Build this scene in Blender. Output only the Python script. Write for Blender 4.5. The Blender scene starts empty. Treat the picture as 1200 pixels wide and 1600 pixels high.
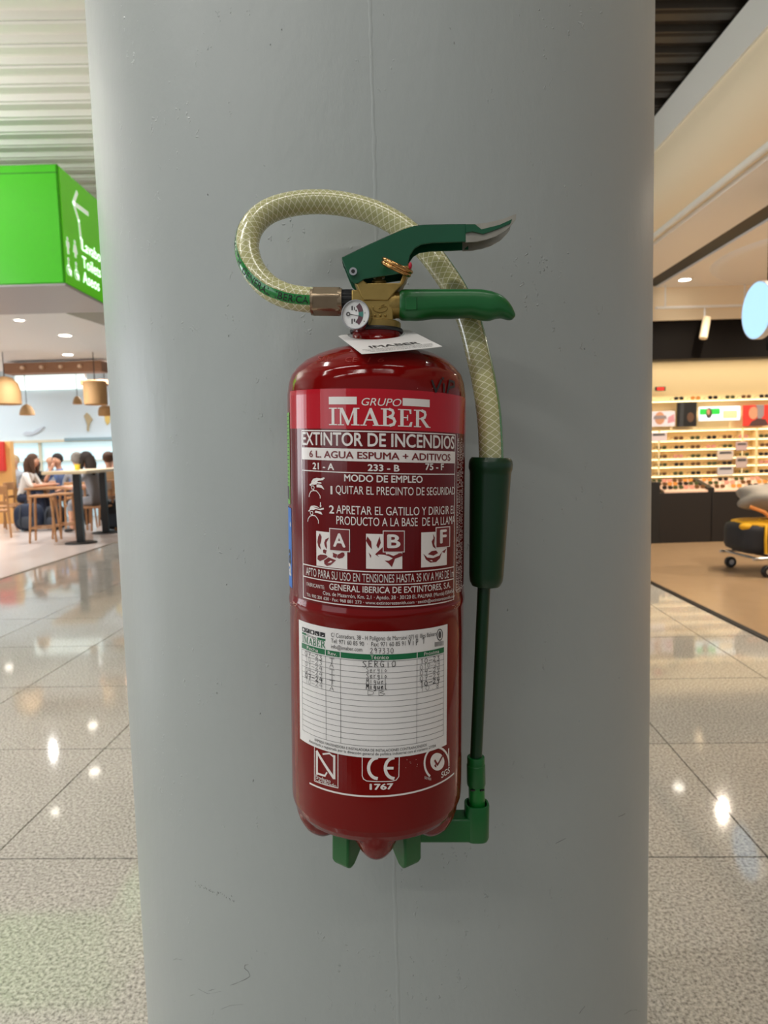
import bpy, bmesh, math, random
from mathutils import Vector, Matrix
random.seed(7)
S = bpy.context.scene
COL = S.collection
pi = math.pi
rad = math.radians

# ------------------------------------------------------------------ camera
F = 1600 * 24 / 36.0                      # focal length in pixels of the 1200x1600 frame
PITCH, ROLL, EYE = rad(5.1), rad(1.55), Vector((0, 0, 1.25))
fw = Vector((0, math.cos(PITCH), -math.sin(PITCH)))
u0 = Vector((0, math.sin(PITCH), math.cos(PITCH)))
r0 = Vector((1, 0, 0))
cr = r0 * math.cos(ROLL) - u0 * math.sin(ROLL)
cu = u0 * math.cos(ROLL) + r0 * math.sin(ROLL)
cam = bpy.data.cameras.new('camera')
cam.sensor_fit = 'VERTICAL'; cam.sensor_height = 36; cam.sensor_width = 27; cam.lens = 24
cam.clip_start = 0.02; cam.clip_end = 100
cam.dof.use_dof = True; cam.dof.focus_distance = 0.56; cam.dof.aperture_fstop = 12.5
camo = bpy.data.objects.new('camera', cam); COL.objects.link(camo)
m = Matrix((cr, cu, -fw)).transposed().to_4x4(); m.translation = EYE
camo.matrix_world = m
S.camera = camo

# ------------------------------------------------------------------ light
S.view_settings.view_transform = 'Standard'
S.view_settings.look = 'None'
S.view_settings.exposure = 0.0
S.view_settings.gamma = 1.0
S.view_settings.use_curve_mapping = False
W = bpy.data.worlds.new('hall_daylight'); S.world = W; W.use_nodes = True
W.node_tree.nodes['Background'].inputs[0].default_value = (0.95, 0.97, 1.0, 1)
W.node_tree.nodes['Background'].inputs[1].default_value = 0.33

def area(name, loc, target, sx, sy, power, col):
    l = bpy.data.lights.new(name, 'AREA'); l.shape = 'RECTANGLE'; l.size = sx; l.size_y = sy
    l.energy = power; l.color = col
    o = bpy.data.objects.new(name, l); COL.objects.link(o); o.location = loc
    o.rotation_euler = (Vector(target) - Vector(loc)).to_track_quat('-Z', 'Y').to_euler()
    return o
# daylight of the glazed side of the terminal, to the left of the camera
area('window_daylight', (-11.0, 4.6, 2.0), (0, 1.0, 1.2), 4.0, 2.4, 190, (0.9, 0.95, 1.0))
area('hall_window', (-8.0, -5.0, 2.4), (0, 1.0, 1.2), 6.0, 2.6, 120, (0.86, 0.95, 1.0))
# rows of strip lamps in the hall ceiling
for lx, pw in ((-3.4, 26), (-1.5, 26), (0.6, 14)):
    for ly in (-2.2, -0.3):
        area('hall_strip_lamp', (lx, ly, 3.98), (lx, ly, 0), 1.5, 0.12, pw, (1.0, 0.96, 0.9))
# added fill light, out of view, that brightens the ribbed ceiling from below
area('added_ceiling_fill', (-5.4, 4.4, 3.1), (-5.0, 4.8, 4.1), 3.0, 0.25, 110, (1.0, 0.99, 0.97))
# lamps of the shop and of the dining area: a wall washer behind the header and downlights
area('shop_wall_washer', (5.6, 9.30, 2.36), (5.6, 9.62, 1.0), 5.0, 0.05, 13, (1.0, 0.87, 0.66))
def spot(name, loc, power, col, cone=150):
    l = bpy.data.lights.new(name, 'SPOT'); l.energy = power; l.color = col; l.spot_size = rad(cone); l.spot_blend = 0.6; l.shadow_soft_size = 0.022
    o = bpy.data.objects.new(name, l); COL.objects.link(o); o.location = loc
for lx, ly, pw in ((-1.8, 1.5, 105), (-2.8, 2.9, 100), (-2.0, 4.4, 70), (-3.6, 1.0, 105), (1.9, 1.7, 36), (1.7, 3.6, 36)):
    spot('hall_downlight', (lx, ly, 4.0), pw, (1.0, 0.97, 0.92), 95)
for lx, ly in ((3.9, 4.6), (4.2, 6.4), (4.0, 7.9), (5.8, 6.2), (5.8, 8.0)):
    spot('shop_downlight', (lx, ly, 3.2), 245, (1.0, 0.87, 0.70))
for lx, ly in ((-4.6, 9.0), (-6.8, 9.0), (-4.6, 11.0), (-6.8, 11.0), (-5.6, 13.0), (-8.2, 13.0)):
    spot('dining_downlight', (lx, ly, 2.7), 105, (1.0, 0.97, 0.93))
for lx in (-8.5, -5.0):
    spot('dining_wall_light', (lx, 13.4, 3.2), 110, (0.95, 0.98, 1.0), 170)

# ------------------------------------------------------------------ pixel measuring helpers
def ray(px, py):
    return fw + cr * ((px - 600) / F) + cu * ((800 - py) / F)
def at(px, py, Y):
    d = ray(px, py); return EYE + d * ((Y - EYE.y) / d.y)
def on_z(px, py, Z):
    d = ray(px, py); return EYE + d * ((Z - EYE.z) / d.z)
def on_floor(px, py):
    return on_z(px, py, 0)
def on_x(px, py, X):
    d = ray(px, py); return EYE + d * ((X - EYE.x) / d.x)

# ------------------------------------------------------------------ mesh helpers
class MB:
    def __init__(s): s.v = []; s.f = []; s.uv = None
    def add(s, vs, fs):
        n = len(s.v); s.v += [tuple(v) for v in vs]; s.f += [tuple(i + n for i in f) for f in fs]; return s
    def box(s, x0, x1, y0, y1, z0, z1):
        vs = [(x, y, z) for z in (z0, z1) for y in (y0, y1) for x in (x0, x1)]
        return s.add(vs, [(0, 2, 3, 1), (4, 5, 7, 6), (0, 1, 5, 4), (2, 6, 7, 3), (0, 4, 6, 2), (1, 3, 7, 5)])
    def bar(s, a, b, r, r2=None, n=10, caps=True):
        a, b = Vector(a), Vector(b); d = (b - a).normalized(); r2 = r if r2 is None else r2
        x = d.orthogonal().normalized(); y = d.cross(x)
        vs = []
        for p, q in ((a, r), (b, r2)):
            for i in range(n):
                t = 2 * pi * i / n; vs.append(p + (x * math.cos(t) + y * math.sin(t)) * q)
        fs = [(i, (i + 1) % n, n + (i + 1) % n, n + i) for i in range(n)]
        if caps: fs += [tuple(reversed(range(n))), tuple(range(n, 2 * n))]
        return s.add(vs, fs)
    def beam(s, a, b, w, h, up=(0, 0, 1)):
        a, b = Vector(a), Vector(b); d = (b - a).normalized(); x = d.cross(Vector(up)).normalized(); y = x.cross(d)
        vs = []
        for p in (a, b):
            for sx, sy in ((-1, -1), (1, -1), (1, 1), (-1, 1)):
                vs.append(p + x * (sx * w / 2) + y * (sy * h / 2))
        return s.add(vs, [(0, 1, 2, 3), (7, 6, 5, 4), (0, 4, 5, 1), (1, 5, 6, 2), (2, 6, 7, 3), (3, 7, 4, 0)])
    def lathe(s, prof, n=32, c=(0, 0, 0), fn=None):
        c = Vector(c); vs = []
        for r, z in prof:
            for i in range(n):
                t = 2 * pi * i / n
                zz = z + (fn(r, t, z) if fn else 0)
                vs.append(c + Vector((r * math.sin(t), -r * math.cos(t), zz)))
        fs = []
        for k in range(len(prof) - 1):
            for i in range(n):
                j = (i + 1) % n
                fs.append((k * n + i, k * n + j, (k + 1) * n + j, (k + 1) * n + i))
        return s.add(vs, fs)
    def sphere(s, c, rx, ry=None, rz=None, n=14, k=8, fn=None):
        ry = rx if ry is None else ry; rz = rx if rz is None else rz; c = Vector(c); vs = []
        for j in range(k + 1):
            a = pi * j / k
            for i in range(n):
                t = 2 * pi * i / n
                d = Vector((math.sin(a) * math.cos(t), math.sin(a) * math.sin(t), math.cos(a)))
                q = fn(d) if fn else 1
                vs.append(c + Vector((d.x * rx * q, d.y * ry * q, d.z * rz * q)))
        fs = [(j * n + i, (j + 1) * n + i, (j + 1) * n + (i + 1) % n, j * n + (i + 1) % n) for j in range(k) for i in range(n)]
        return s.add(vs, fs)
    def prism(s, pts, a, b, axis='y'):
        n = len(pts)
        def P(p, q): return {'y': (p[0], q, p[1]), 'z': (p[0], p[1], q), 'x': (q, p[0], p[1])}[axis]
        vs = [P(p, a) for p in pts] + [P(p, b) for p in pts]
        fs = [tuple(range(n)), tuple(reversed(range(n, 2 * n)))] + [(i, n + i, n + (i + 1) % n, (i + 1) % n) for i in range(n)]
        return s.add(vs, fs)
    def torus(s, c, ax, R, r, n=36, k=10):
        c = Vector(c); ax = Vector(ax).normalized(); x = ax.orthogonal().normalized(); y = ax.cross(x); vs = []
        for i in range(n):
            t = 2 * pi * i / n; d = x * math.cos(t) + y * math.sin(t)
            for j in range(k):
                q = 2 * pi * j / k; vs.append(c + d * (R + r * math.cos(q)) + ax * (r * math.sin(q)))
        return s.add(vs, [(i * k + j, ((i + 1) % n) * k + j, ((i + 1) % n) * k + (j + 1) % k, i * k + (j + 1) % k) for i in range(n) for j in range(k)])
    def sweep(s, pts, rads, n=10, caps=True):
        pts = [Vector(p) for p in pts]; N = len(pts)
        if not hasattr(rads, '__len__'): rads = [rads] * N
        tan = [(pts[min(i + 1, N - 1)] - pts[max(i - 1, 0)]).normalized() for i in range(N)]
        x = tan[0].orthogonal().normalized(); vs = []
        for i in range(N):
            x = (x - tan[i] * x.dot(tan[i])).normalized(); y = tan[i].cross(x)
            for j in range(n):
                t = 2 * pi * j / n; vs.append(pts[i] + (x * math.cos(t) + y * math.sin(t)) * rads[i])
        fs = [(i * n + j, i * n + (j + 1) % n, (i + 1) * n + (j + 1) % n, (i + 1) * n + j) for i in range(N - 1) for j in range(n)]
        if caps: fs += [tuple(reversed(range(n))), tuple(range((N - 1) * n, N * n))]
        return s.add(vs, fs)
    def mesh(s, name, mats, smooth=None):
        me = bpy.data.meshes.new(name); me.from_pydata(s.v, [], s.f)
        bm = bmesh.new(); bm.from_mesh(me); bmesh.ops.recalc_face_normals(bm, faces=bm.faces); bm.to_mesh(me); bm.free()
        for q in (mats if isinstance(mats, (list, tuple)) else [mats]): me.materials.append(q)
        if smooth is not None:
            me.shade_smooth(); me.set_sharp_from_angle(angle=rad(smooth))
        return me
    def build(s, name, mat, parent=None, smooth=None, bevel=0, seg=2):
        return link(name, s.mesh(name, mat, smooth), parent, bevel, seg)

def link(name, me, parent=None, bevel=0, seg=2):
    o = bpy.data.objects.new(name, me); COL.objects.link(o); o.parent = parent
    if bevel:
        b = o.modifiers.new('bevel', 'BEVEL'); b.width = bevel; b.segments = seg; b.limit_method = 'ANGLE'; b.angle_limit = rad(35)
        if len(me.polygons) and not me.polygons[0].use_smooth:
            me.shade_smooth(); me.set_sharp_from_angle(angle=rad(40))
    return o
def tag(o, label, cat=None, group=None, kind=None):
    o['label'] = label
    if cat: o['category'] = cat
    if group: o['group'] = group
    if kind: o['kind'] = kind
    return o
def thing(name, loc, label, cat, rz=0, group=None):
    o = bpy.data.objects.new(name, None); COL.objects.link(o); o.location = loc; o.rotation_euler = (0, 0, rz)
    o.empty_display_size = 0.1
    return tag(o, label, cat, group)
def struct(o, label):
    return tag(o, label, None, None, 'structure')
def kids(o): return [c for c in COL.objects if c.parent == o]
def copy_tree(o, loc=None, rz=None, label=None, tree=None):
    c = o.copy(); COL.objects.link(c)
    if loc is not None: c.location = loc
    if rz is not None: c.rotation_euler = (0, 0, rz)
    if label: c['label'] = label
    for ch in o.children:
        d = ch.copy(); COL.objects.link(d); d.parent = c
        for g in ch.children:
            e = g.copy(); COL.objects.link(e); e.parent = d
    return c
def ordn(i): return ['first', 'second', 'third', 'fourth', 'fifth', 'sixth', 'seventh', 'eighth', 'ninth', 'tenth'][i]

# ------------------------------------------------------------------ materials
def srgb(r, g, b):
    f = lambda c: (c / 255) / 12.92 if c / 255 <= 0.04045 else ((c / 255 + 0.055) / 1.055) ** 2.4
    return (f(r), f(g), f(b), 1)
def mat(name, col, rough=0.5, metal=0.0, emit=None, es=0, spec=0.5, coat=0, noise=0, nscale=20, bump=0, bscale=60, alpha=1, trans=0):
    M = bpy.data.materials.new(name); M.use_nodes = True; nt = M.node_tree; p = nt.nodes['Principled BSDF']
    col = srgb(*col) if max(col) > 1.01 else tuple(col) + (1,)
    p.inputs['Base Color'].default_value = col; p.inputs['Roughness'].default_value = rough
    p.inputs['Metallic'].default_value = metal; p.inputs['Specular IOR Level'].default_value = spec
    p.inputs['Coat Weight'].default_value = coat; p.inputs['Coat Roughness'].default_value = 0.06
    p.inputs['Transmission Weight'].default_value = trans
    if emit:
        p.inputs['Emission Color'].default_value = srgb(*emit); p.inputs['Emission Strength'].default_value = es
    if noise or bump:
        tc = nt.nodes.new('ShaderNodeTexCoord')
    if noise:
        n = nt.nodes.new('ShaderNodeTexNoise'); n.inputs['Scale'].default_value = nscale; n.inputs['Detail'].default_value = 5
        nt.links.new(tc.outputs['Object'], n.inputs['Vector'])
        mx = nt.nodes.new('ShaderNodeMix'); mx.data_type = 'RGBA'
        mx.inputs['A'].default_value = tuple(c * (1 - noise) for c in col[:3]) + (1,)
        mx.inputs['B'].default_value = tuple(min(1, c * (1 + noise)) for c in col[:3]) + (1,)
        nt.links.new(n.outputs['Fac'], mx.inputs['Factor']); nt.links.new(mx.outputs['Result'], p.inputs['Base Color'])
    if bump:
        n2 = nt.nodes.new('ShaderNodeTexNoise'); n2.inputs['Scale'].default_value = bscale; n2.inputs['Detail'].default_value = 4
        nt.links.new(tc.outputs['Object'], n2.inputs['Vector'])
        bp = nt.nodes.new('ShaderNodeBump'); bp.inputs['Strength'].default_value = bump; bp.inputs['Distance'].default_value = 0.002
        nt.links.new(n2.outputs['Fac'], bp.inputs['Height']); nt.links.new(bp.outputs['Normal'], p.inputs['Normal'])
    return M

def column_paint():
    M = mat('grey_gloss_paint', (158, 162, 163), 0.42); nt = M.node_tree; p = nt.nodes['Principled BSDF']; L = nt.links.new
    tc = nt.nodes.new('ShaderNodeTexCoord')
    n1 = nt.nodes.new('ShaderNodeTexNoise'); n1.inputs['Scale'].default_value = 55; n1.inputs['Detail'].default_value = 6; n1.inputs['Roughness'].default_value = 0.6
    mp = nt.nodes.new('ShaderNodeMapping'); mp.inputs['Scale'].default_value = (1, 1, 0.45)
    L(tc.outputs['Object'], mp.inputs[0]); L(mp.outputs[0], n1.inputs['Vector'])
    vo = nt.nodes.new('ShaderNodeTexVoronoi'); vo.inputs['Scale'].default_value = 75
    nd = nt.nodes.new('ShaderNodeTexNoise'); nd.inputs['Scale'].default_value = 120; L(tc.outputs['Object'], nd.inputs['Vector'])
    va = nt.nodes.new('ShaderNodeVectorMath'); va.operation = 'MULTIPLY_ADD'; va.inputs[1].default_value = (0.02, 0.02, 0.03); L(nd.outputs['Color'], va.inputs[0]); L(mp.outputs[0], va.inputs[2]); L(va.outputs[0], vo.inputs['Vector'])
    rp = nt.nodes.new('ShaderNodeValToRGB'); rp.color_ramp.elements[0].position = 0.02; rp.color_ramp.elements[0].color = (1, 1, 1, 1)
    rp.color_ramp.elements[1].position = 0.16; rp.color_ramp.elements[1].color = (0, 0, 0, 1); L(vo.outputs['Distance'], rp.inputs[0])
    n3 = nt.nodes.new('ShaderNodeTexNoise'); n3.inputs['Scale'].default_value = 9; n3.inputs['Detail'].default_value = 3; L(tc.outputs['Object'], n3.inputs['Vector'])
    r3 = nt.nodes.new('ShaderNodeValToRGB'); r3.color_ramp.elements[0].position = 0.48; r3.color_ramp.elements[1].position = 0.62; L(n3.outputs['Fac'], r3.inputs[0])
    mu = nt.nodes.new('ShaderNodeMath'); mu.operation = 'MULTIPLY'; L(rp.outputs[0], mu.inputs[0]); L(r3.outputs[0], mu.inputs[1])
    m2 = nt.nodes.new('ShaderNodeMath'); m2.operation = 'MULTIPLY_ADD'; L(n1.outputs['Fac'], m2.inputs[0]); m2.inputs[1].default_value = 0.55; L(mu.outputs[0], m2.inputs[2])
    bp = nt.nodes.new('ShaderNodeBump'); bp.inputs['Strength'].default_value = 0.6; bp.inputs['Distance'].default_value = 0.002
    L(m2.outputs[0], bp.inputs['Height']); L(bp.outputs[0], p.inputs['Normal'])
    n4 = nt.nodes.new('ShaderNodeTexNoise'); n4.inputs['Scale'].default_value = 3.5; n4.inputs['Detail'].default_value = 3; L(tc.outputs['Object'], n4.inputs['Vector'])
    mx = nt.nodes.new('ShaderNodeMix'); mx.data_type = 'RGBA'; mx.inputs['A'].default_value = srgb(159, 165, 163); mx.inputs['B'].default_value = srgb(168, 174, 172)
    L(n4.outputs['Fac'], mx.inputs['Factor']); L(mx.outputs['Result'], p.inputs['Base Color'])
    return M

def terrazzo(name, dark, light, rough, sc=150):
    M = mat(name, light, rough, spec=0.5); nt = M.node_tree; p = nt.nodes['Principled BSDF']; L = nt.links.new
    g = nt.nodes.new('ShaderNodeNewGeometry')
    n1 = nt.nodes.new('ShaderNodeTexNoise'); n1.inputs['Scale'].default_value = sc; n1.inputs['Detail'].default_value = 3; n1.inputs['Roughness'].default_value = 0.7
    L(g.outputs['Position'], n1.inputs['Vector'])
    rp = nt.nodes.new('ShaderNodeValToRGB'); e = rp.color_ramp.elements
    e[0].position = 0.36; e[0].color = srgb(*[c * 0.74 for c in dark]); e[1].position = 0.66; e[1].color = srgb(*light)
    k = e.new(0.47); k.color = srgb(*dark)
    L(n1.outputs['Fac'], rp.inputs[0])
    n2 = nt.nodes.new('ShaderNodeTexNoise'); n2.inputs['Scale'].default_value = 2.2; n2.inputs['Detail'].default_value = 2; L(g.outputs['Position'], n2.inputs['Vector'])
    hs = nt.nodes.new('ShaderNodeHueSaturation')
    mr = nt.nodes.new('ShaderNodeMapRange'); mr.inputs['To Min'].default_value = 0.86; mr.inputs['To Max'].default_value = 1.12; L(n2.outputs['Fac'], mr.inputs[0])
    L(mr.outputs[0], hs.inputs['Value']); L(rp.outputs[0], hs.inputs['Color']); L(hs.outputs[0], p.inputs['Base Color'])
    p.inputs['IOR'].default_value = 1.57
    return M

def wood(name, a, b, rough=0.5, sc=(2, 18, 18)):
    M = mat(name, a, rough); nt = M.node_tree; p = nt.nodes['Principled BSDF']; L = nt.links.new
    tc = nt.nodes.new('ShaderNodeTexCoord'); mp = nt.nodes.new('ShaderNodeMapping'); mp.inputs['Scale'].default_value = sc
    n = nt.nodes.new('ShaderNodeTexNoise'); n.inputs['Scale'].default_value = 4; n.inputs['Detail'].default_value = 6
    L(tc.outputs['Object'], mp.inputs[0]); L(mp.outputs[0], n.inputs['Vector'])
    mx = nt.nodes.new('ShaderNodeMix'); mx.data_type = 'RGBA'; mx.inputs['A'].default_value = srgb(*a); mx.inputs['B'].default_value = srgb(*b)
    L(n.outputs['Fac'], mx.inputs['Factor']); L(mx.outputs['Result'], p.inputs['Base Color'])
    return M

def hose_mat():
    M = mat('braided_clear_hose', (196, 192, 142), 0.22, spec=0.6, coat=0.5); nt = M.node_tree; p = nt.nodes['Principled BSDF']; L = nt.links.new
    uv = nt.nodes.new('ShaderNodeUVMap'); sp = nt.nodes.new('ShaderNodeSeparateXYZ'); L(uv.outputs[0], sp.inputs[0])
    def thread(sign):
        a = nt.nodes.new('ShaderNodeMath'); a.operation = 'MULTIPLY_ADD'; L(sp.outputs[0], a.inputs[0]); a.inputs[1].default_value = 150.0
        b = nt.nodes.new('ShaderNodeMath'); b.operation = 'MULTIPLY'; L(sp.outputs[1], b.inputs[0]); b.inputs[1].default_value = sign * 7.0
        L(b.outputs[0], a.inputs[2])
        c = nt.nodes.new('ShaderNodeMath'); c.operation = 'FRACT'; L(a.outputs[0], c.inputs[0])
        d = nt.nodes.new('ShaderNodeMath'); d.operation = 'LESS_THAN'; L(c.outputs[0], d.inputs[0]); d.inputs[1].default_value = 0.13
        return d
    t1, t2 = thread(1), thread(-1)
    mx_ = nt.nodes.new('ShaderNodeMath'); mx_.operation = 'MAXIMUM'; L(t1.outputs[0], mx_.inputs[0]); L(t2.outputs[0], mx_.inputs[1])
    mx = nt.nodes.new('ShaderNodeMix'); mx.data_type = 'RGBA'; mx.inputs['A'].default_value = srgb(176, 174, 122); mx.inputs['B'].default_value = srgb(222, 220, 188)
    L(mx_.outputs[0], mx.inputs['Factor']); L(mx.outputs['Result'], p.inputs['Base Color'])
    p.inputs['Subsurface Weight'].default_value = 0.25; p.inputs['Subsurface Radius'].default_value = (0.006, 0.006, 0.004)
    p.inputs['Subsurface Scale'].default_value = 1.0
    return M

MT = dict(
    column=column_paint(),
    terrazzo=terrazzo('polished_terrazzo', (172, 167, 158), (212, 207, 198), 0.06, 110),
    joint=mat('floor_joint', (96, 90, 82), 0.7),
    dinefloor=mat('dining_vinyl', (222, 210, 204), 0.25, noise=0.04, nscale=1.5),
    shopfloor=mat('shop_stone', (164, 136, 105), 0.22, noise=0.06, nscale=6),
    deck=mat('beige_metal_deck', (242, 240, 232), 0.45, metal=0.0),
    shadedeck=mat('shaded_metal_deck', (52, 46, 38), 0.4, metal=0.2),  # same deck on its unlit right side, the shade painted into its colour
    fascia=mat('fascia_grey', (240, 238, 230), 0.5), cove=mat('cove_cream', (250, 232, 200), 0.5),
    shopceil=mat('shop_ceiling_white', (246, 243, 238), 0.6), black=mat('matt_black', (16, 14, 12), 0.5),
    band=mat('dark_brown_band', (14, 9, 6), 0.6, spec=0.15),
    cream=mat('lit_cream_wall', (248, 224, 176), 0.6), creamshelf=mat('cream_shelf', (245, 222, 170), 0.35),
    red=mat('red_enamel', (112, 8, 7), 0.10, coat=0.12, spec=0.22, bump=0.03, bscale=70),
    labelred=mat('label_crimson', (178, 14, 32), 0.14, coat=0.1, spec=0.3), labeldark=mat('label_dark_red', (98, 7, 10), 0.15, coat=0.08, spec=0.25),
    pwhite=mat('print_white', (226, 220, 216), 0.3), pdark=mat('print_dark_red', (112, 14, 18), 0.35),
    paper=mat('white_sticker', (226, 224, 222), 0.35), ink=mat('black_ink', (22, 20, 24), 0.5), inkgrey=mat('grey_ink', (74, 72, 72), 0.5),
    pgreen=mat('print_green', (10, 104, 62), 0.35), stgreen=mat('sticker_green', (108, 168, 70), 0.4), stblue=mat('sticker_blue', (38, 112, 200), 0.35),
    green=mat('green_plastic', (8, 92, 38), 0.34, bump=0.05, bscale=300), leverg=mat('green_lever_paint', (10, 78, 50), 0.3, bump=0.06, bscale=120, noise=0.12, nscale=40),
    dgreen=mat('dark_green_rubber', (4, 50, 24), 0.32), steel=mat('worn_steel', (168, 164, 152), 0.38, metal=0.85, noise=0.35, nscale=60),
    brass=mat('cast_brass', (158, 134, 76), 0.42, metal=0.75, bump=0.15, bscale=220, noise=0.15, nscale=50),
    ringm=mat('brass_wire', (186, 142, 88), 0.2, metal=1.0), nickel=mat('nickel_nut', (158, 140, 116), 0.3, metal=0.9, noise=0.25, nscale=60),
    chrome=mat('chrome', (200, 200, 200), 0.15, metal=1.0), dial=mat('dial_white', (222, 222, 220), 0.3), dialarc=mat('dial_brown', (92, 58, 66), 0.4),
    dialgreen=mat('dial_green', (60, 122, 112), 0.4), rubber=mat('black_rubber', (14, 14, 14), 0.5), hose=hose_mat(), stripe=mat('hose_green', (24, 128, 54), 0.25, coat=0.5),
    signg=mat('sign_green', (66, 190, 6), 0.3), signs=mat('sign_green_face', (96, 204, 30), 0.22, emit=(100, 205, 40), es=0.32), signf=mat('sign_green_front', (66, 190, 6), 0.3, emit=(70, 190, 6), es=0.16),
    signw=mat('sign_white', (238, 250, 238), 0.4, emit=(240, 255, 240), es=0.45), signb=mat('sign_grey_base', (176, 170, 172), 0.4),
    white=mat('canopy_white', (236, 234, 232), 0.45), oak=wood('oak', (196, 146, 98), (160, 110, 66)), walnut=wood('brown_beam', (160, 114, 80), (128, 86, 56)),
    rattan=mat('woven_rattan', (184, 144, 96), 0.7, bump=0.6, bscale=240, noise=0.12, nscale=120),
    palewood=wood('pale_table_top', (226, 204, 168), (208, 182, 140)), bluewall=mat('pale_blue_wall', (226, 240, 247), 0.6),
    glassday=mat('daylit_pane', (200, 226, 234), 0.2, emit=(200, 230, 240), es=0.7), skyday=mat('skylight_pane', (240, 255, 250), 0.3, emit=(240, 255, 250), es=1.1),
    mull=mat('window_frame_cream', (222, 214, 190), 0.5), teal=mat('teal_rail', (150, 176, 184), 0.5), orange=mat('orange_board', (236, 178, 104), 0.5),
    redp=mat('red_board', (216, 60, 52), 0.5), bulb=mat('lamp_glow', (255, 236, 190), 0.4, emit=(255, 226, 170), es=5),
    downl=mat('downlight_glow', (255, 250, 240), 0.4, emit=(255, 246, 230), es=16),
    bluedisc=mat('blue_lightbox', (170, 215, 255), 0.3, emit=(172, 216, 255), es=0.95), ledred=mat('led_red', (230, 60, 50), 0.4, emit=(235, 60, 50), es=0.8),
)

# ================================================================== STRUCTURE
# ---- terminal floor of large polished slabs
TILE, GROT = 0.8, rad(-2.36)
floor = struct(MB().box(-16, 9, -4, 20, -0.12, -0.02).build('floor', MT['joint']), 'polished speckled terrazzo floor of the hall')
gx = Vector((math.cos(GROT), math.sin(GROT), 0)); gy = Vector((-math.sin(GROT), math.cos(GROT), 0))
pc = on_floor(1110, 1339); g0 = on_floor(1200, 1340)
off_x = g0.dot(gx); off_y = pc.dot(gy)
tile_me = MB().box(0.003, TILE - 0.003, 0.003, TILE - 0.003, -0.02, 0.0).mesh('slab', MT['terrazzo'])
FXE = 2.39                                       # shop threshold
dl0, dl1 = on_floor(0, 905), on_floor(186, 846)   # edge of the dining floor
for i in range(-7, 4):
    for j in range(-4, 14):
        o = gx * (off_x + i * TILE) + gy * (off_y + j * TILE)
        c = o + (gx + gy) * (TILE / 2)
        if c.x < -4.3 or c.x > 3.3: continue
        t = link('slab', tile_me, floor); t.location = (o.x, o.y, 0); t.rotation_euler = (0, 0, GROT)
dd = (dl1 - dl0).normalized()
A = dl0 - dd * 12; Bq = dl1 + dd * 10
fd = MB().prism([(A.x, A.y), (Bq.x, Bq.y), (-16, Bq.y), (-16, A.y)], -0.018, 0.004, 'z').build('floor_dining', MT['dinefloor'])
struct(fd, 'pale pink vinyl floor of the dining area')
e = MB().beam(A + Vector((0, 0, 0.003)), Bq + Vector((0, 0, 0.003)), 0.03, 0.008).build('trim_1', MT['nickel']); struct(e, 'thin metal strip along the edge of the dining floor')
fs = MB().box(FXE + 0.02, 11, -3, 12, -0.018, 0.004).build('floor_shop', MT['shopfloor']); struct(fs, 'warm beige stone floor of the shop')
e = MB().box(FXE - 0.02, FXE + 0.03, -3, 12, -0.01, 0.006).build('trim_2', MT['band']); struct(e, 'dark joint along the shop threshold')

# ---- the round column
on_col_c = None
al, ar = math.atan((180.5 - 600) / F), math.atan((1019.5 - 600) / F)
half = (ar - al) / 2
DEXT = 0.624; REXT = 0.08
RC = (DEXT + REXT + 0.022) / (1 / math.sin(half) - 1)
CC = Vector((math.sin((al + ar) / 2), math.cos((al + ar) / 2), 0)) * (RC / math.sin(half))
col = MB().lathe([(RC, 0), (RC, 4.05)], 160, (CC.x, CC.y, 0)).build('column', MT['column'], smooth=60)
struct(col, 'thick round column in glossy grey paint carrying the red extinguisher')
def on_col(px, py, lift=0.0):
    d = ray(px, py); o = EYE - CC
    a = d.x**2 + d.y**2; b = 2 * (o.x * d.x + o.y * d.y); c = o.x**2 + o.y**2 - (RC + lift)**2
    t = (-b - math.sqrt(max(0, b * b - 4 * a * c))) / (2 * a)
    return EYE + d * t
def col_ribbon(name, pts, w, h, m, label=None):
    # a low ridge or mark that follows the column surface
    P = [on_col(*p) for p in pts]; vs = []; fs_ = []
    for i, p in enumerate(P):
        n = Vector((p.x - CC.x, p.y - CC.y, 0)).normalized()
        t = (P[min(i + 1, len(P) - 1)] - P[max(i - 1, 0)]).normalized(); sd = n.cross(t).normalized()
        ww = w * (0.7 + 0.6 * random.random()) if i not in (0, len(P) - 1) else w * 0.3
        vs += [p - sd * ww / 2 - n * 0.0004, p + n * h, p + sd * ww / 2 - n * 0.0004]
    for i in range(len(P) - 1):
        a = 3 * i; fs_ += [(a, a + 1, a + 4, a + 3), (a + 1, a + 2, a + 5, a + 4)]
    o = MB().add(vs, fs_).build(name, m, col, smooth=80)
    if label: o['label'] = label
    return o
seam_px = [(578 + 0.0279 * y + random.uniform(-0.7, 0.7), y) for y in range(-20, 1640, 14)]
col_ribbon('seam', seam_px, 0.006, 0.0008, MT['column'], 'raised vertical paint seam')
scm = mat('scuff_dark', (70, 66, 58), 0.6); scg = mat('scuff_grey', (104, 104, 102), 0.6)
col_ribbon('scratch', [(272, 1565), (300, 1555), (330, 1547), (365, 1538), (384, 1530), (391, 1525), (388, 1518), (382, 1513), (383, 1508), (388, 1507)], 0.0011, 0.00025, scm)
col_ribbon('scratch', [(345, 1577), (360, 1571), (380, 1569)], 0.0006, 0.00025, scg)
col_ribbon('scratch', [(310, 1545), (325, 1553), (345, 1549)], 0.0006, 0.00025, scg)
col_ribbon('scratch', [(905, 1584), (909, 1578), (914, 1572)], 0.0014, 0.00025, scg)
col_ribbon('scratch', [(975, 1585), (985, 1579), (994, 1578), (1000, 1581)], 0.0008, 0.00025, scm)
col_ribbon('scratch', [(966, 1276), (972, 1274), (977, 1271)], 0.0009, 0.00025, scm)
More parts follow.
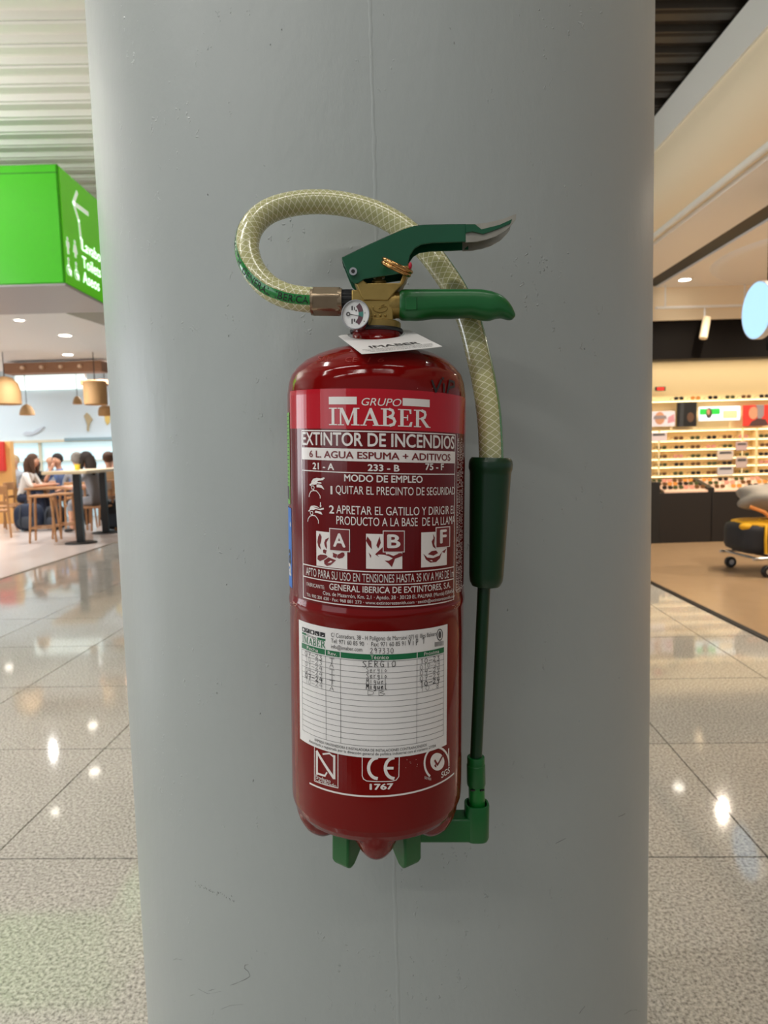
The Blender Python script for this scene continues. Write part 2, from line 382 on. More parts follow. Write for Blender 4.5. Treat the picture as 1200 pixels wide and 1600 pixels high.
col_ribbon('scratch', [(868, 1318), (876, 1314), (884, 1310)], 0.0010, 0.00025, scg)
col_ribbon('scratch', [(271, 1500), (276, 1498), (284, 1500)], 0.0012, 0.00025, scg)
for i in range(26):
    u = i / 25; x = 305 + 63 * u + random.uniform(-2, 2); y = 1380 + 24 * u + random.uniform(-3.5, 3.5)
    col_ribbon('scuff', [(x, y), (x + random.uniform(-1, 2), y + random.uniform(1.2, 3.5))], 0.0024, 0.00025, scm if u < 0.6 else scg)
for i in range(26):
    x = random.uniform(215, 1000); y = random.choice([random.uniform(20, 560), random.uniform(900, 1590)])
    if 440 < x < 770 and y > 280 and y < 1380: continue
    col_ribbon('paint_fleck', [(x, y), (x + random.uniform(-1, 1), y + random.uniform(1.5, 4))], 0.0022, 0.0007, MT['column'] if i % 3 else scg)

# ---- ceiling of ribbed metal panels
ceil = struct(MB().box(-16, 9, -4, 20, 4.10, 4.2).build('ceiling', MT['black']), 'high ceiling of ribbed beige metal panels')
def deck_mesh(x0, x1, m):
    prof = [(0, 0), (0.012, -0.012), (0.085, -0.012), (0.097, 0.0), (0.105, 0.0), (0.118, 0.035), (0.205, 0.035), (0.222, -0.004), (0.240, -0.004), (0.246, 0.012), (0.25, 0.012)]
    b = MB(); vs = [(x, y, z) for x in (x0, x1) for y, z in prof]; n = len(prof)
    return b.add(vs, [(i, i + 1, n + i + 1, n + i) for i in range(n - 1)]).mesh('ceiling_panel', m)
dkl, dkr = deck_mesh(-12, 0.5, MT['deck']), deck_mesh(0.5, 6.5, MT['shadedeck'])
crot = rad(1.0)
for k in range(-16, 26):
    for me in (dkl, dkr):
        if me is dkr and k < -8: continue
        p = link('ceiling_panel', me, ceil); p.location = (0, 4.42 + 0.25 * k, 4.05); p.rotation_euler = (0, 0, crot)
fasc = MB().box(FXE, FXE + 0.12, -3, 10.5, 3.74, 4.02).build('wall_shop_fascia', MT['fascia'])
struct(fasc, 'flat grey fascia band above the shop front')
# rounded cream cove and the slim trims below it
pr = []
for i in range(13):
    t = i / 12 * pi / 2
    pr.append((FXE + 0.02 + 0.42 * (1 - math.cos(t)), 3.74 - 0.44 * math.sin(t)))
pr += [(FXE + 0.7, 3.30), (FXE + 0.7, 3.74)]
n = len(pr)
cove = MB().add([(x, y, z) for y in (-3, 10.5) for x, z in pr], [(i, (i + 1) % n, n + (i + 1) % n, n + i) for i in range(n)] + [tuple(range(n)), tuple(range(n, 2 * n))]).build('trim_3', MT['cove'], smooth=40)
struct(cove, 'rounded cream cove running under the grey fascia')
tr = MB().bar((FXE + 0.36, -3, 3.30), (FXE + 0.36, 7.6, 3.30), 0.03, n=12).build('trim_4', MT['fascia'], smooth=40); struct(tr, 'slim grey pipe along the cove')
sc1 = MB().box(FXE + 0.43, 3.36, -3, 9.0, 3.26, 3.34).build('ceiling_shop', MT['shopceil']); struct(sc1, 'cream shop ceiling between the cove and the black slot')
sl = MB().box(3.36, 3.56, -3, 9.0, 3.262, 3.36).build('trim_5', MT['black']); struct(sl, 'black recessed slot running through the shop ceiling')
sc2 = MB().box(3.56, 9, -3, 9.0, 3.24, 3.36).build('ceiling_shop_inner', MT['shopceil']); struct(sc2, 'white inner shop ceiling with a recessed downlight')
# curved raised island in the inner ceiling
ic = on_z(1240, 400, 3.22)
isl = MB().lathe([(0.0, 3.20), (1.25, 3.20), (1.33, 3.215), (1.36, 3.24)], 64, (ic.x + 0.6, ic.y, 0)).build('ceiling_island', MT['white'], smooth=40)
struct(isl, 'round white raised disc in the shop ceiling')

# ================================================================== EXTINGUISHER
E0 = at(588.5, 705, DEXT)
RY = Matrix.Rotation(ROLL, 4, 'Y')
EM = Matrix.Translation(E0) @ RY                   # axes used while measuring: z = 0 at eye level
zb = None
def Lp(px, py, yl=0.0):
    """pixel -> point of the extinguisher's own plane y = yl"""
    i = EM.inverted(); o = i @ EYE; d = i.to_3x3() @ ray(px, py)
    return o + d * ((yl - o.y) / d.y)
def zz(py, px=588.5, yl=0.0): return Lp(px, py, yl).z
def rr(dx, py):
    return Lp(588.5 + dx, py).x - Lp(588.5, py).x

prof_px = [(38, 516), (38, 530), (41, 535), (48, 543.5), (72, 549), (94, 557), (112, 566.5), (124, 577), (133, 589), (137, 602), (138, 620)]
body = [(rr(a, b) * 0.993, zz(b)) for a, b in prof_px]
body[-1] = (REXT, body[-1][1])
low = [(REXT, -0.312), (0.0795, -0.318), (0.078, -0.323), (0.074, -0.329), (0.067, -0.3335), (0.055, -0.3365)]
zs0 = body[-1][1]; zs1 = low[0][1]; zweld = zz(963, 588.5, -REXT)
mid = [(REXT, zs0 + (zs1 - zs0) * k / 12) for k in range(1, 12)]
mid = [q for q in mid if abs(q[1] - zweld) > 0.012] + [(REXT, zweld + 0.0045), (REXT + 0.0006, zweld + 0.003), (REXT + 0.0009, zweld), (REXT + 0.0005, zweld - 0.003), (REXT, zweld - 0.0045)]
mid.sort(key=lambda q: -q[1])
low[0] = (REXT, low[0][1])
zbot = low[-1][1]
prof = body + mid + low + [(0.040, zbot - 0.001), (0.025, zbot + 0.0005), (0.012, zbot + 0.003), (0.001, zbot + 0.004)]
def prof_r(z):
    if z >= prof[0][1]: return prof[0][0]
    for (r1, z1), (r2, z2) in zip(prof, prof[1:]):
        if z2 <= z <= z1 and z1 > z2:
            return r1 + (r2 - r1) * (z1 - z) / (z1 - z2)
    return 0.0
ZBASE = -0.365
ext = thing('fire_extinguisher', EM @ Vector((0, 0, ZBASE)), 'red six litre fire extinguisher with green handles and clear hose hung on the grey column', 'fire extinguisher')
ext.rotation_euler = (0, ROLL, 0)
def eb(b, name, m, parent=None, **kw):
    """build with measuring axes shifted to the base of the extinguisher"""
    b.v = [(x, y, z - ZBASE) for x, y, z in b.v]
    return b.build(name, m, parent or ext, **kw)

def lobes(r, t, z):
    if z > zbot + 0.02 or r < 0.02: return 0
    u = (r - 0.054) / 0.0235
    if abs(u) > 1: return 0
    a = abs(math.cos(2.5 * t)); w = math.acos(min(1, a)) / 2.5 * r / 0.0185
    q = u * u + w * w
    return -0.0195 * (1 - q) ** 0.7 if q < 1 else 0
fine = []
for (r1, z1), (r2, z2) in zip(prof, prof[1:]):
    k = 7 if z2 < zbot + 0.018 else 4 if z2 < zs1 else (3 if z1 > zs0 else 1)
    fine += [(r1 + (r2 - r1) * i / k, z1 + (z2 - z1) * i / k) for i in range(k)]
fine.append(prof[-1])
body_o = eb(MB().lathe(fine, 160, fn=lobes), 'body', MT['red'], smooth=50)

def on_body(px, py):
    i = EM.inverted(); o = i @ EYE; d = i.to_3x3() @ ray(px, py)
    t = 0.4; st = 0.0005
    a0 = d.x**2 + d.y**2; b0 = 2 * (o.x * d.x + o.y * d.y); c0 = o.x**2 + o.y**2 - REXT**2
    disc = b0 * b0 - 4 * a0 * c0
    if disc <= 0:
        q = o + d * (-b0 / (2 * a0)); return math.atan2(q.x, -q.y), q.z
    t = (-b0 - math.sqrt(disc)) / (2 * a0)
    q = o + d * t
    if zs1 <= q.z <= zs0: return math.atan2(q.x, -q.y), q.z
    for _ in range(400):
        q = o + d * t
        if math.hypot(q.x, q.y) < prof_r(q.z): break
        t += st
    return math.atan2(q.x, -q.y), q.z
def surf(s, z, off):
    r = prof_r(z) + off; t = s / REXT
    return (r * math.sin(t), -r * math.cos(t), z)
def sz(px, py):
    t, z = on_body(px, py); return t * REXT, z

SKEW = 0.024
class Print:
    """flat print or paper wrapped on the cylinder; coordinates s (arc length) and z"""
    def __init__(s, off, skew=SKEW, s_ref=0.0): s.b = MB(); s.off = off; s.k = skew; s.r = s_ref
    def put(s, vs, fs):
        s.b.add([surf(a, z - s.k * (a - s.r), s.off) for a, z in vs], fs); return s
    def rect(s, s0, s1, z0, z1, step=0.004):
        n = max(1, math.ceil(abs(s1 - s0) / step)); k = max(1, math.ceil(abs(z1 - z0) / 0.004))
        vs = [(s0 + (s1 - s0) * i / n, z0 + (z1 - z0) * j / k) for j in range(k + 1) for i in range(n + 1)]
        return s.put(vs, [(j * (n + 1) + i, j * (n + 1) + i + 1, (j + 1) * (n + 1) + i + 1, (j + 1) * (n + 1) + i) for j in range(k) for i in range(n)])
    def frame(s, s0, s1, z0, z1, w):
        s.rect(s0, s1, z0, z0 + w); s.rect(s0, s1, z1 - w, z1); s.rect(s0, s0 + w, z0 + w, z1 - w); return s.rect(s1 - w, s1, z0 + w, z1 - w)
    def poly(s, pts): return s.put(pts, [tuple(range(len(pts)))])
    def stroke(s, pts, w):
        P = [Vector(p) for p in pts]
        Q = [P[0]]
        for a, c in zip(P, P[1:]):
            k = max(1, math.ceil((c - a).length / 0.003)); Q += [a.lerp(c, j / k) for j in range(1, k + 1)]
        P = Q
        for i in range(len(P) - 1):
            d = P[i + 1] - P[i]
            if d.length < 1e-7: continue
            d.normalize(); n = Vector((-d.y, d.x)) * (w / 2); e = d * (w * 0.3)
            s.put([P[i] - e - n, P[i + 1] + e - n, P[i + 1] + e + n, P[i] - e + n], [(0, 1, 2, 3)])
        return s
    def build(s, name, m, parent): return eb(s.b, name, m, parent)

_tc = {}
def glyphs(txt, bold=0.0, shear=0.0):
    key = (txt, bold, shear)
    if key in _tc: return _tc[key]
    cu_ = bpy.data.curves.new('t', 'FONT'); cu_.body = txt; cu_.resolution_u = 4; cu_.shear = shear; cu_.fill_mode = 'BOTH' if False else 'FRONT'
    o = bpy.data.objects.new('t', cu_); COL.objects.link(o)
    bpy.context.view_layer.update()
    me = bpy.data.meshes.new_from_object(o.evaluated_get(bpy.context.evaluated_depsgraph_get()))
    vs = [(v.co.x, v.co.y) for v in me.vertices]; fs = [tuple(p.vertices) for p in me.polygons]
    if bold > 0:                                   # a heavier weight: the outline repeated a hair to every side
        v0, f0 = vs, fs; vs, fs = [], []
        for dx, dy in ((-bold, 0), (bold, 0), (0, bold * 0.8), (0, -bold * 0.8)):
            k = len(vs); vs += [(x + dx, y + dy) for x, y in v0]; fs += [tuple(i + k for i in f) for f in f0]
    bpy.data.objects.remove(o); bpy.data.curves.remove(cu_); bpy.data.meshes.remove(me)
    _tc[key] = (vs, fs); return vs, fs
CAP = max(v[1] for v in glyphs('H')[0])
def text_on(txt, xl, xr, yb, cap_px, m, parent, off=0.0004, bold=0.0, shear=0.0, skew=SKEW, name='lettering'):
    """text with its ends at pixel columns xl..xr, its baseline at yb (middle of the line)"""
    vs, fs = glyphs(txt, bold, shear); xc = (xl + xr) / 2
    s0 = sz(xl, yb)[0]; s1 = sz(xr, yb)[0]; z0 = sz(xc, yb)[1]; z1 = sz(xc, yb - cap_px)[1]
    a = min(v[0] for v in vs); b = max(v[0] for v in vs)
    P = Print(off, skew, (s0 + s1) / 2)
    P.put([(s0 + (s1 - s0) * (x - a) / (b - a), z0 + (z1 - z0) * y / CAP) for x, y in vs], fs)
    return P.build(name, m, parent)
def vtext_on(txt, s_base, z0, z1, cap, m, parent, off=0.0004):
    vs, fs = glyphs(txt); a = min(v[0] for v in vs); b = max(v[0] for v in vs)
    P = Print(off, 0)
    P.put([(s_base - cap * y / CAP, z0 + (z1 - z0) * (x - a) / (b - a)) for x, y in vs], fs)
    return P.build('side_lettering', m, parent)

# ---- upper label
sL, sR = sz(454, 700)[0], REXT * rad(88)
zt0 = sz(588, 607.5)[1]; zt1 = sz(588, 671)[1]; zt2 = sz(588, 953)[1]
lab = Print(0.00015); lab.rect(sL, sR, zt1, zt0); lab = lab.build('upper_label', MT['labelred'], ext); lab['label'] = 'crimson printed label with white lettering'
q = Print(0.00015); q.rect(sL + 0.001, sR, zt2, zt1); q = q.build('instruction_panel', MT['labeldark'], ext); q['label'] = 'dark red instruction panel with white lettering'
PW = MT['pwhite']
P = Print(0.0003); P.rect(sz(514, 624)[0], sz(557.5, 624)[0], sz(588, 632.5)[1], sz(588, 620.5)[1]); P.build('white_bar', PW, lab); P = Print(0.0003); P.rect(sz(629, 624)[0], sz(671, 624)[0], sz(588, 632.5)[1], sz(588, 620.5)[1]); P.build('white_bar', PW, lab)
text_on('GRUPO', 565, 627, 634, 11.5, PW, lab, shear=0.25, bold=-0.004)
# serif letters drawn as strokes and slabs
SERIF = {
 'I': (0.5, [[(.17, 0), (.33, 0), (.33, 1), (.17, 1)], [(.02, 0), (.48, 0), (.48, .06), (.02, .06)], [(.02, .94), (.48, .94), (.48, 1), (.02, 1)]], []),
 'M': (1.2, [[(.14, 0), (.22, 0), (.22, .96), (.14, .96)], [(.86, 0), (1.04, 0), (1.04, 1), (.86, 1)], [(.06, 1), (.30, 1), (.64, .2), (.57, 0), (.53, 0), (.14, .94)], [(.55, 0), (.6, .0), (.9, .86), (.9, 1), (.86, 1)], [(.02, 0), (.36, 0), (.36, .05), (.02, .05)], [(.74, 0), (1.16, 0), (1.16, .06), (.74, .06)], [(.86, .94), (1.16, .94), (1.16, 1), (.86, 1)], [(.02, .94), (.2, .94), (.2, 1), (.02, 1)]], []),
 'A': (1.0, [[(.12, 0), (.20, 0), (.53, .84), (.55, 1), (.47, 1)], [(.47, 1), (.57, 1), (.93, 0), (.72, 0), (.46, .80)], [(.26, .29), (.72, .29), (.70, .36), (.28, .36)], [(.0, 0), (.32, 0), (.32, .05), (0, .05)], [(.62, 0), (1.02, 0), (1.02, .05), (.62, .05)]], []),
 'B': (0.86, [[(.14, 0), (.31, 0), (.31, 1), (.14, 1)], [(.02, 0), (.3, 0), (.3, .06), (.02, .06)], [(.02, .94), (.3, .94), (.3, 1), (.02, 1)]],
       [([(.28, .965), (.48, .965)], .07), ([(.46, .96), (.60, .90), (.645, .76), (.60, .62), (.46, .54)], .13), ([(.28, .525), (.5, .525)], .06), ([(.48, .52), (.66, .44), (.72, .28), (.66, .11), (.5, .05)], .14), ([(.28, .035), (.52, .035)], .07)]),
 'E': (0.84, [[(.14, 0), (.31, 0), (.31, 1), (.14, 1)], [(.02, 0), (.74, 0), (.74, .06), (.02, .06)], [(.02, .94), (.72, .94), (.72, 1), (.02, 1)], [(.3, .49), (.52, .49), (.52, .55), (.3, .55)], [(.49, .36), (.55, .36), (.55, .68), (.49, .68)], [(.64, .74), (.72, .74), (.72, .96), (.60, .96)], [(.68, .28), (.78, .28), (.74, .04), (.58, .04)]], []),
 'R': (0.95, [[(.14, 0), (.31, 0), (.31, 1), (.14, 1)], [(.02, 0), (.43, 0), (.43, .06), (.02, .06)], [(.02, .94), (.3, .94), (.3, 1), (.02, 1)], [(.38, .48), (.56, .50), (.92, .04), (.96, 0), (.72, 0)], [(.7, 0), (1.0, 0), (1.0, .05), (.7, .05)]],
       [([(.28, .965), (.5, .965)], .07), ([(.48, .96), (.64, .89), (.68, .74), (.63, .58), (.46, .49)], .14), ([(.28, .49), (.48, .49)], .06)]),
}
def serif_word(txt, xl, xr, yb, cap_px, m, parent, off=0.0004, name='serif_lettering'):
    xc = (xl + xr) / 2; s0 = sz(xl, yb)[0]; s1 = sz(xr, yb)[0]; z0 = sz(xc, yb)[1]; z1 = sz(xc, yb - cap_px)[1]
    tot = sum(SERIF[c][0] for c in txt) ; k = (s1 - s0) / tot; h = z1 - z0; x = 0
    P = Print(off, SKEW, (s0 + s1) / 2)
    for c in txt:
        w, polys, strokes = SERIF[c]
        for pl in polys: P.poly([(s0 + (x + a) * k, z0 + b * h) for a, b in pl])
        for pts, ww in strokes: P.stroke([(s0 + (x + a) * k, z0 + b * h) for a, b in pts], ww * k)
        x += w
    return P.build(name, m, parent)
serif_word('IMABER', 514, 671, 665.5, 27.5, PW, lab)
fl, fr = sz(471.5, 690)[0], sz(711, 690)[0]
zf = lambda y: sz(590, y)[1]
P = Print(0.0003); lw = 0.0009
P.frame(fl, fr, zf(949), zf(673.5), lw); P.rect(fl, fr, zf(721.5), zf(702)); P.rect(fl, fr, zf(740.3), zf(738.8)); P.rect(fl, fr, zf(894.3), zf(892.6)); P.rect(fl, fr, zf(914), zf(912.4))
P.build('panel_frame', PW, q)
text_on('EXTINTOR DE INCENDIOS', 473, 709, 697.5, 20, PW, q, bold=0.022)
text_on('6 L. AGUA ESPUMA + ADITIVOS', 484, 703, 717.5, 10.5, MT['pdark'], q, off=0.0005, bold=0.022)
text_on('21 - A', 489, 522.5, 733.5, 9.8, PW, q, bold=0.03)
text_on('233 - B', 574.5, 624, 736, 9.8, PW, q, bold=0.03)
text_on('75 - F', 664, 693, 734.3, 9.8, PW, q, bold=0.03)
text_on('MODO DE EMPLEO', 538, 660, 753.5, 10.4, PW, q, bold=0.024)
text_on('1', 516.8, 519.8, 772, 12.5, PW, q, bold=0.02)
text_on('QUITAR EL PRECINTO DE SEGURIDAD', 525, 709.5, 774, 12.5, PW, q)
text_on('2', 514.5, 522.5, 802, 12, PW, q, bold=0.025)
text_on('APRETAR EL GATILLO Y DIRIGIR EL', 526, 709.5, 805.5, 13, PW, q)
text_on('PRODUCTO A LA BASE  DE LA LLAMA', 526, 709.5, 822.5, 13, PW, q)
text_on('APTO PARA SU USO EN TENSIONES HASTA 35 KV A MAS DE 1m', 479, 708, 910, 12.5, PW, q, bold=0.006)
text_on('FABRICANTE:', 480, 507.5, 918, 5.5, PW, q, bold=0.01)
text_on('GENERAL IBERICA DE EXTINTORES, S.A.', 515, 703, 926.8, 9.6, PW, q, bold=0.014)
text_on('Ctra. de Mazarr\u00f3n, Km. 2,1 \u00b7 Aptdo. 38 \u00b7 30120 EL PALMAR (Murcia) ESPA\u00d1A', 505, 709, 936.5, 5.6, PW, q, bold=0.012)
text_on('Tlf.: 902 201 620 \u00b7 Fax: 968 881 273 \u00b7 www.extintoreszenith.com \u00b7 zenith@extintoreszenith.com', 480, 709.5, 944.5, 4.8, PW, q, bold=0.012)

def pmap(P, pts, y_ref=None):
    return [sz(*p) for p in pts]
def shape(P, pts, mode='poly', w=1.0):
    """polygon or stroke given in photo pixels, laid on the cylinder"""
    c = [sz(*p) for p in pts]
    if mode == 'poly': P.put(c, [tuple(range(len(c)))])
    else: P.stroke(c, w / 1900.0)
# hands pulling the pin and pressing the lever
P = Print(0.0003, 0)
def conv(pts, ox, oy, k=1 / 8.571): return [(ox + a * k, oy + b * k) for a, b in pts]
hand1 = [[(205, 228), (228, 216), (232, 190), (255, 155), (300, 143), (352, 150), (400, 135), (408, 150), (385, 172), (330, 180), (310, 190), (315, 200), (350, 200), (368, 210), (362, 220), (330, 218), (305, 215), (300, 228), (270, 235), (235, 232), (228, 250), (208, 245)],
         [(300, 232), (330, 228), (365, 240), (385, 265), (403, 298), (390, 296), (365, 275), (330, 270), (300, 268)]]
for pl in hand1: shape(P, conv(pl, 460, 730))
shape(P, conv([(200, 395), (205, 360), (228, 320), (262, 312), (300, 318), (330, 355), (348, 385), (348, 415)], 460, 730), 's', 1.3)
shape(P, conv([(262, 300), (238, 290), (230, 270), (238, 250), (258, 250), (270, 268), (262, 300)], 460, 730), 's', 1.2)
hand2 = [[(190, 580), (205, 570), (212, 540), (228, 518), (270, 512), (310, 525), (345, 550), (395, 545), (398, 565), (350, 575), (310, 565), (285, 560), (262, 575), (235, 570), (215, 575), (205, 595), (192, 592)],
         [(275, 600), (290, 580), (325, 590), (360, 598), (378, 635), (345, 625), (310, 612), (282, 610)],
         [(347, 470), (358, 470), (358, 515), (368, 515), (353, 540), (338, 515), (347, 515)]]
for pl in hand2: shape(P, conv(pl, 460, 730))
shape(P, conv([(182, 725), (188, 690), (212, 655), (245, 645), (282, 650), (310, 685), (325, 715), (325, 752)], 460, 730), 's', 1.3)
shape(P, conv([(245, 640), (222, 628), (215, 605), (228, 590), (245, 592), (252, 612), (245, 640)], 460, 730), 's', 1.2)
P.build('hand_pictogram', PW, q)
# fire class pictograms A, B, F
def zrect(P, x0, x1, y0, y1, xm=None):
    xm = xm or (x0 + x1) / 2; P.r = sz(xm, y0)[0]
    P.rect(sz(x0, y0)[0], sz(x1, y0)[0], sz(xm, y1)[1], sz(xm, y0)[1])
for i, (wx0, wx1, wy0, wy1, bx0, bx1, by0, by1, ch) in enumerate(((494.5, 542.5, 832, 887, 515, 547, 826, 861.5, 'A'), (572, 628.5, 834.5, 889, 598, 632, 829, 863, 'B'), (658, 698, 831, 885, 680, 702.5, 823, 855.5, 'F'))):
    P = Print(0.0003); zrect(P, wx0, wx1, wy0, wy1); pic = P.build('pictogram', PW, q)
    P = Print(0.0005); zrect(P, bx0, bx1, by0, by1); P.build('class_box', PW, pic) if False else None
    P2 = Print(0.00055); zrect(P2, bx0, bx1, by0, by1); bo = P2.build('class_border', PW, q)
    P3 = Print(0.0007); zrect(P3, bx0 + 1.3, bx1 - 1.2, by0 + 1.3, by1 - 1.3); P3.build('class_box', MT['pdark'], q)
    cw = (bx1 - bx0)
    text_on(ch, bx0 + cw * (0.2 if ch != 'F' else 0.28), bx1 - cw * (0.2 if ch != 'F' else 0.26), by1 - 7.5, 20, PW, q, off=0.0009, bold=0.03)
    P = Print(0.00045, 0)
    if ch == 'A':
        for pl in ([(345, 885), (368, 930), (362, 990), (345, 1040), (362, 1105), (325, 1060), (312, 1000), (322, 930)], [(468, 940), (420, 965), (402, 1010), (410, 1050), (435, 1100), (440, 1060), (432, 1010), (450, 975)],
                   [(385, 1110), (400, 1098), (560, 1160), (580, 1170), (560, 1215), (545, 1212), (390, 1145)], [(585, 1170), (640, 1140), (668, 1145), (676, 1180), (650, 1212), (600, 1225), (570, 1205)],
                   [(318, 1185), (355, 1168), (430, 1175), (450, 1200), (400, 1235), (345, 1258), (312, 1230)], [(400, 1250), (460, 1205), (560, 1245), (540, 1265), (490, 1310), (440, 1322), (405, 1295)]):
            shape(P, conv(pl, 460, 730))
    elif ch == 'B':
        for pl in ([(569, 845), (571, 838), (577, 846), (578, 858), (573, 852)], [(585, 852), (590, 838), (592, 848), (588, 857)], [(573, 863), (577, 868), (576, 872)], [(583, 866), (598, 852), (600, 866), (624, 864), (627, 868), (614, 873), (609, 886), (604, 880)]):
            shape(P, [(x + 3, y) for x, y in pl])
    else:
        for pl in ([(661, 865), (665, 874), (672, 879), (681, 878), (687, 872), (690, 862), (686, 868), (676, 872), (667, 871)], [(676, 834), (679, 840), (678, 850), (681, 858), (676, 854), (674, 846), (677, 841)], [(668, 866), (674, 861), (681, 860), (684, 864), (677, 868)], [(690, 862), (697, 857), (694, 864)]):
            shape(P, pl)
    P.build('pictogram_drawing', MT['pdark'], q)
# narrow side column with upright small print
P = Print(0.0003, 0); s1 = sz(712.5, 800)[0]; s2 = REXT * rad(88)
P.rect(s1, s1 + 0.0005, zf(938), zf(676)); P.rect(s1, s2, zf(938), zf(937)); P.build('side_rule', PW, q)
zs_ = sz(715, 926)[1], sz(715, 684)[1]
for k_, tx in enumerate(('ATENCI\u00d3N: PARA EL MANTENIMIENTO DEL EXTINTOR', 'COMPRUEBE QUE EL PRECINTO NO EST\u00c9 ROTO Y REVISE LA PRESI\u00d3N', 'RECARGAR DESPU\u00c9S DE SU USO AUNQUE SEA PARCIALMENTE', 'TEMPERATURA DE UTILIZACI\u00d3N +5 / +60 \u00baC')):
    vtext_on(tx, s1 + 0.004 + 0.0042 * k_, zs_[0], zs_[1] - 0.004 * (k_ % 2), 0.0028, PW, q)
# ---- lower printing
lowp = Print(0.00012, 0); lowp.rect(sz(484, 1210)[0], sz(709, 1210)[0], sz(590, 1247)[1], sz(590, 1165)[1]); lowp = lowp.build('lower_print', MT['red'], ext); lowp['label'] = 'white certification marks printed on the red shell'
KL = -0.012
P = Print(0.0003, KL); P.rect(sz(484, 1216)[0], sz(709, 1216)[0], sz(592, 1245.5)[1], sz(592, 1242.8)[1]); P.build('arc_rule', PW, lowp)
P = Print(0.0003, 0)
for pts_, w_ in (([(491.7, 1166), (491.7, 1220)], 1.3), ([(491.7, 1220), (510, 1226.5), (528.3, 1231)], 1.3), ([(528.3, 1231), (528.3, 1178)], 1.3), ([(495.5, 1175), (495.5, 1209)], 4.5), ([(495.5, 1174), (521.5, 1215)], 5.0),
                 ([(522.5, 1181), (522.5, 1216)], 4.0), ([(495.5, 1208), (508, 1212)], 3.4), ([(508, 1212), (511, 1207)], 2.5), ([(505, 1178), (515, 1177), (522.5, 1183)], 2.6)): shape(P, pts_, 's', w_)
P.build('certificate_mark', PW, lowp)
text_on('Producto', 493.5, 517, 1219.5, 5.0, PW, lowp, skew=0.01, bold=0.015); text_on('Certificado', 493.5, 526, 1225.8, 5.0, PW, lowp, skew=0.01, bold=0.015)
P = Print(0.0003, 0)
shape(P, [(566, 1170), (566, 1212), (568, 1217), (573, 1220), (590, 1221), (612, 1220.5), (619, 1218.5), (623, 1213), (624, 1170)], 's', 1.3)
def arcp(cx, cy, r, a, b, n=14, ky=1.15): return [(cx + r * math.cos(rad(a + (b - a) * i / n)), cy - ky * r * math.sin(rad(a + (b - a) * i / n))) for i in range(n + 1)]
shape(P, arcp(590, 1200, 14, 95, 265), 's', 5.0); shape(P, arcp(616, 1200, 14, 95, 265), 's', 5.0); shape(P, [(603, 1200), (613.5, 1200)], 's', 4.5)
P.build('ce_mark', PW, lowp)
text_on('1767', 577.5, 614.5, 1233.3, 8.6, PW, lowp, skew=0, bold=0.04)
P = Print(0.0003, 0)
shape(P, arcp(683, 1190, 11, 0, 360, 28, 1.25)[:-1]); shape(P, arcp(682, 1192, 19, 60, 235, 22, 1.3), 's', 3.4); shape(P, [(700.5, 1170), (701, 1196)], 's', 3.0); shape(P, arcp(682, 1192, 19, 0, 60, 6, 1.3), 's', 3.4)
P.build('quality_seal', PW, lowp)
P = Print(0.0005, 0); shape(P, [(679, 1188), (683, 1195), (692.5, 1178)], 's', 3.2); P.build('check_mark', MT['pdark'], lowp)
text_on('SGS', 689, 702, 1211.5, 9, PW, lowp, skew=-0.06, bold=0.02); text_on('ISO 9001', 663, 673, 1218, 4, PW, lowp, skew=0.5)

# ---- service record sticker
pl_, pr_ = sz(468.5, 1050)[0], sz(698, 1050)[0]
kt = 0.014
P = Print(0.0004, kt); P.rect(pl_, pr_, zf(1184), zf(986.5)); stk = P.build('service_sticker', MT['paper'], ext); stk['label'] = 'white service record sticker with handwritten dates'
IK, IG = MT['ink'], MT['inkgrey']
tl, trr = sz(473, 1060)[0], sz(692.5, 1060)[0]
cols = [sz(x, 1060)[0] for x in (509.5, 532.5, 651)]
zh0, zh1 = zf(1031), zf(1022.3)
P = Print(0.0006, kt); P.rect(tl, trr, zh0, zh1); P.build('header_band', MT['pgreen'], stk)
P = Print(0.0006, kt); zr0, zr1 = zf(1033), zf(1166)
NR = 15
for k_ in range(NR + 1):
    z_ = zr0 + (zr1 - zr0) * k_ / NR; P.rect(tl, trr, z_ - 0.00014, z_ + 0.00014)
for s_ in [tl] + cols + [trr]: P.rect(s_ - 0.00014, s_ + 0.00014, zr1, zr0)
P.build('table_lines', IG, stk)
P = Print(0.0008, kt)
for s_ in cols:
    P = Print(0.0008, kt); P.rect(s_ - 0.0003, s_ + 0.0003, zh0, zh1); P.build('header_divider', MT['paper'], stk)
def sticker_text(txt, s0, s1, z0, cap, m, bold=0.0, off=0.0008, name='lettering'):
    vs, fs = glyphs(txt, bold); a = min(v[0] for v in vs); b = max(v[0] for v in vs); P = Print(off, kt)
    P.put([(s0 + (s1 - s0) * (x - a) / (b - a), z0 + cap * y / CAP) for x, y in vs], fs); return P.build(name, m, stk)
zhb = zh0 + (zh1 - zh0) * 0.2; hc = (zh1 - zh0) * 0.62
for tx, xa, xb in (('Fecha', 481, 498), ('Rev.', 513, 527), ('T\u00e9cnico', 579, 607), ('Pr\u00f3xima', 662, 685)):
    sticker_text(tx, sz(xa, 1025)[0], sz(xb, 1025)[0], zhb, hc, PW)
sticker_text('C/ Conradors, 38 - H Pol\u00edgono de Marratx\u00ed 07141 Illes Balears', sz(518, 1000)[0], sz(681, 1000)[0], zf(1000.2), zf(993.5) - zf(1000.2), IG)
sticker_text('Tel: 971 60 85 90  \u00b7  Fax: 971 60 85 91', sz(518, 1008)[0], sz(633, 1008)[0], zf(1009.4), zf(1002.8) - zf(1009.4), IG)
sticker_text('info@imaber.com', sz(518, 1014)[0], sz(566, 1014)[0], zf(1018.2), zf(1012.2) - zf(1018.2), IG)
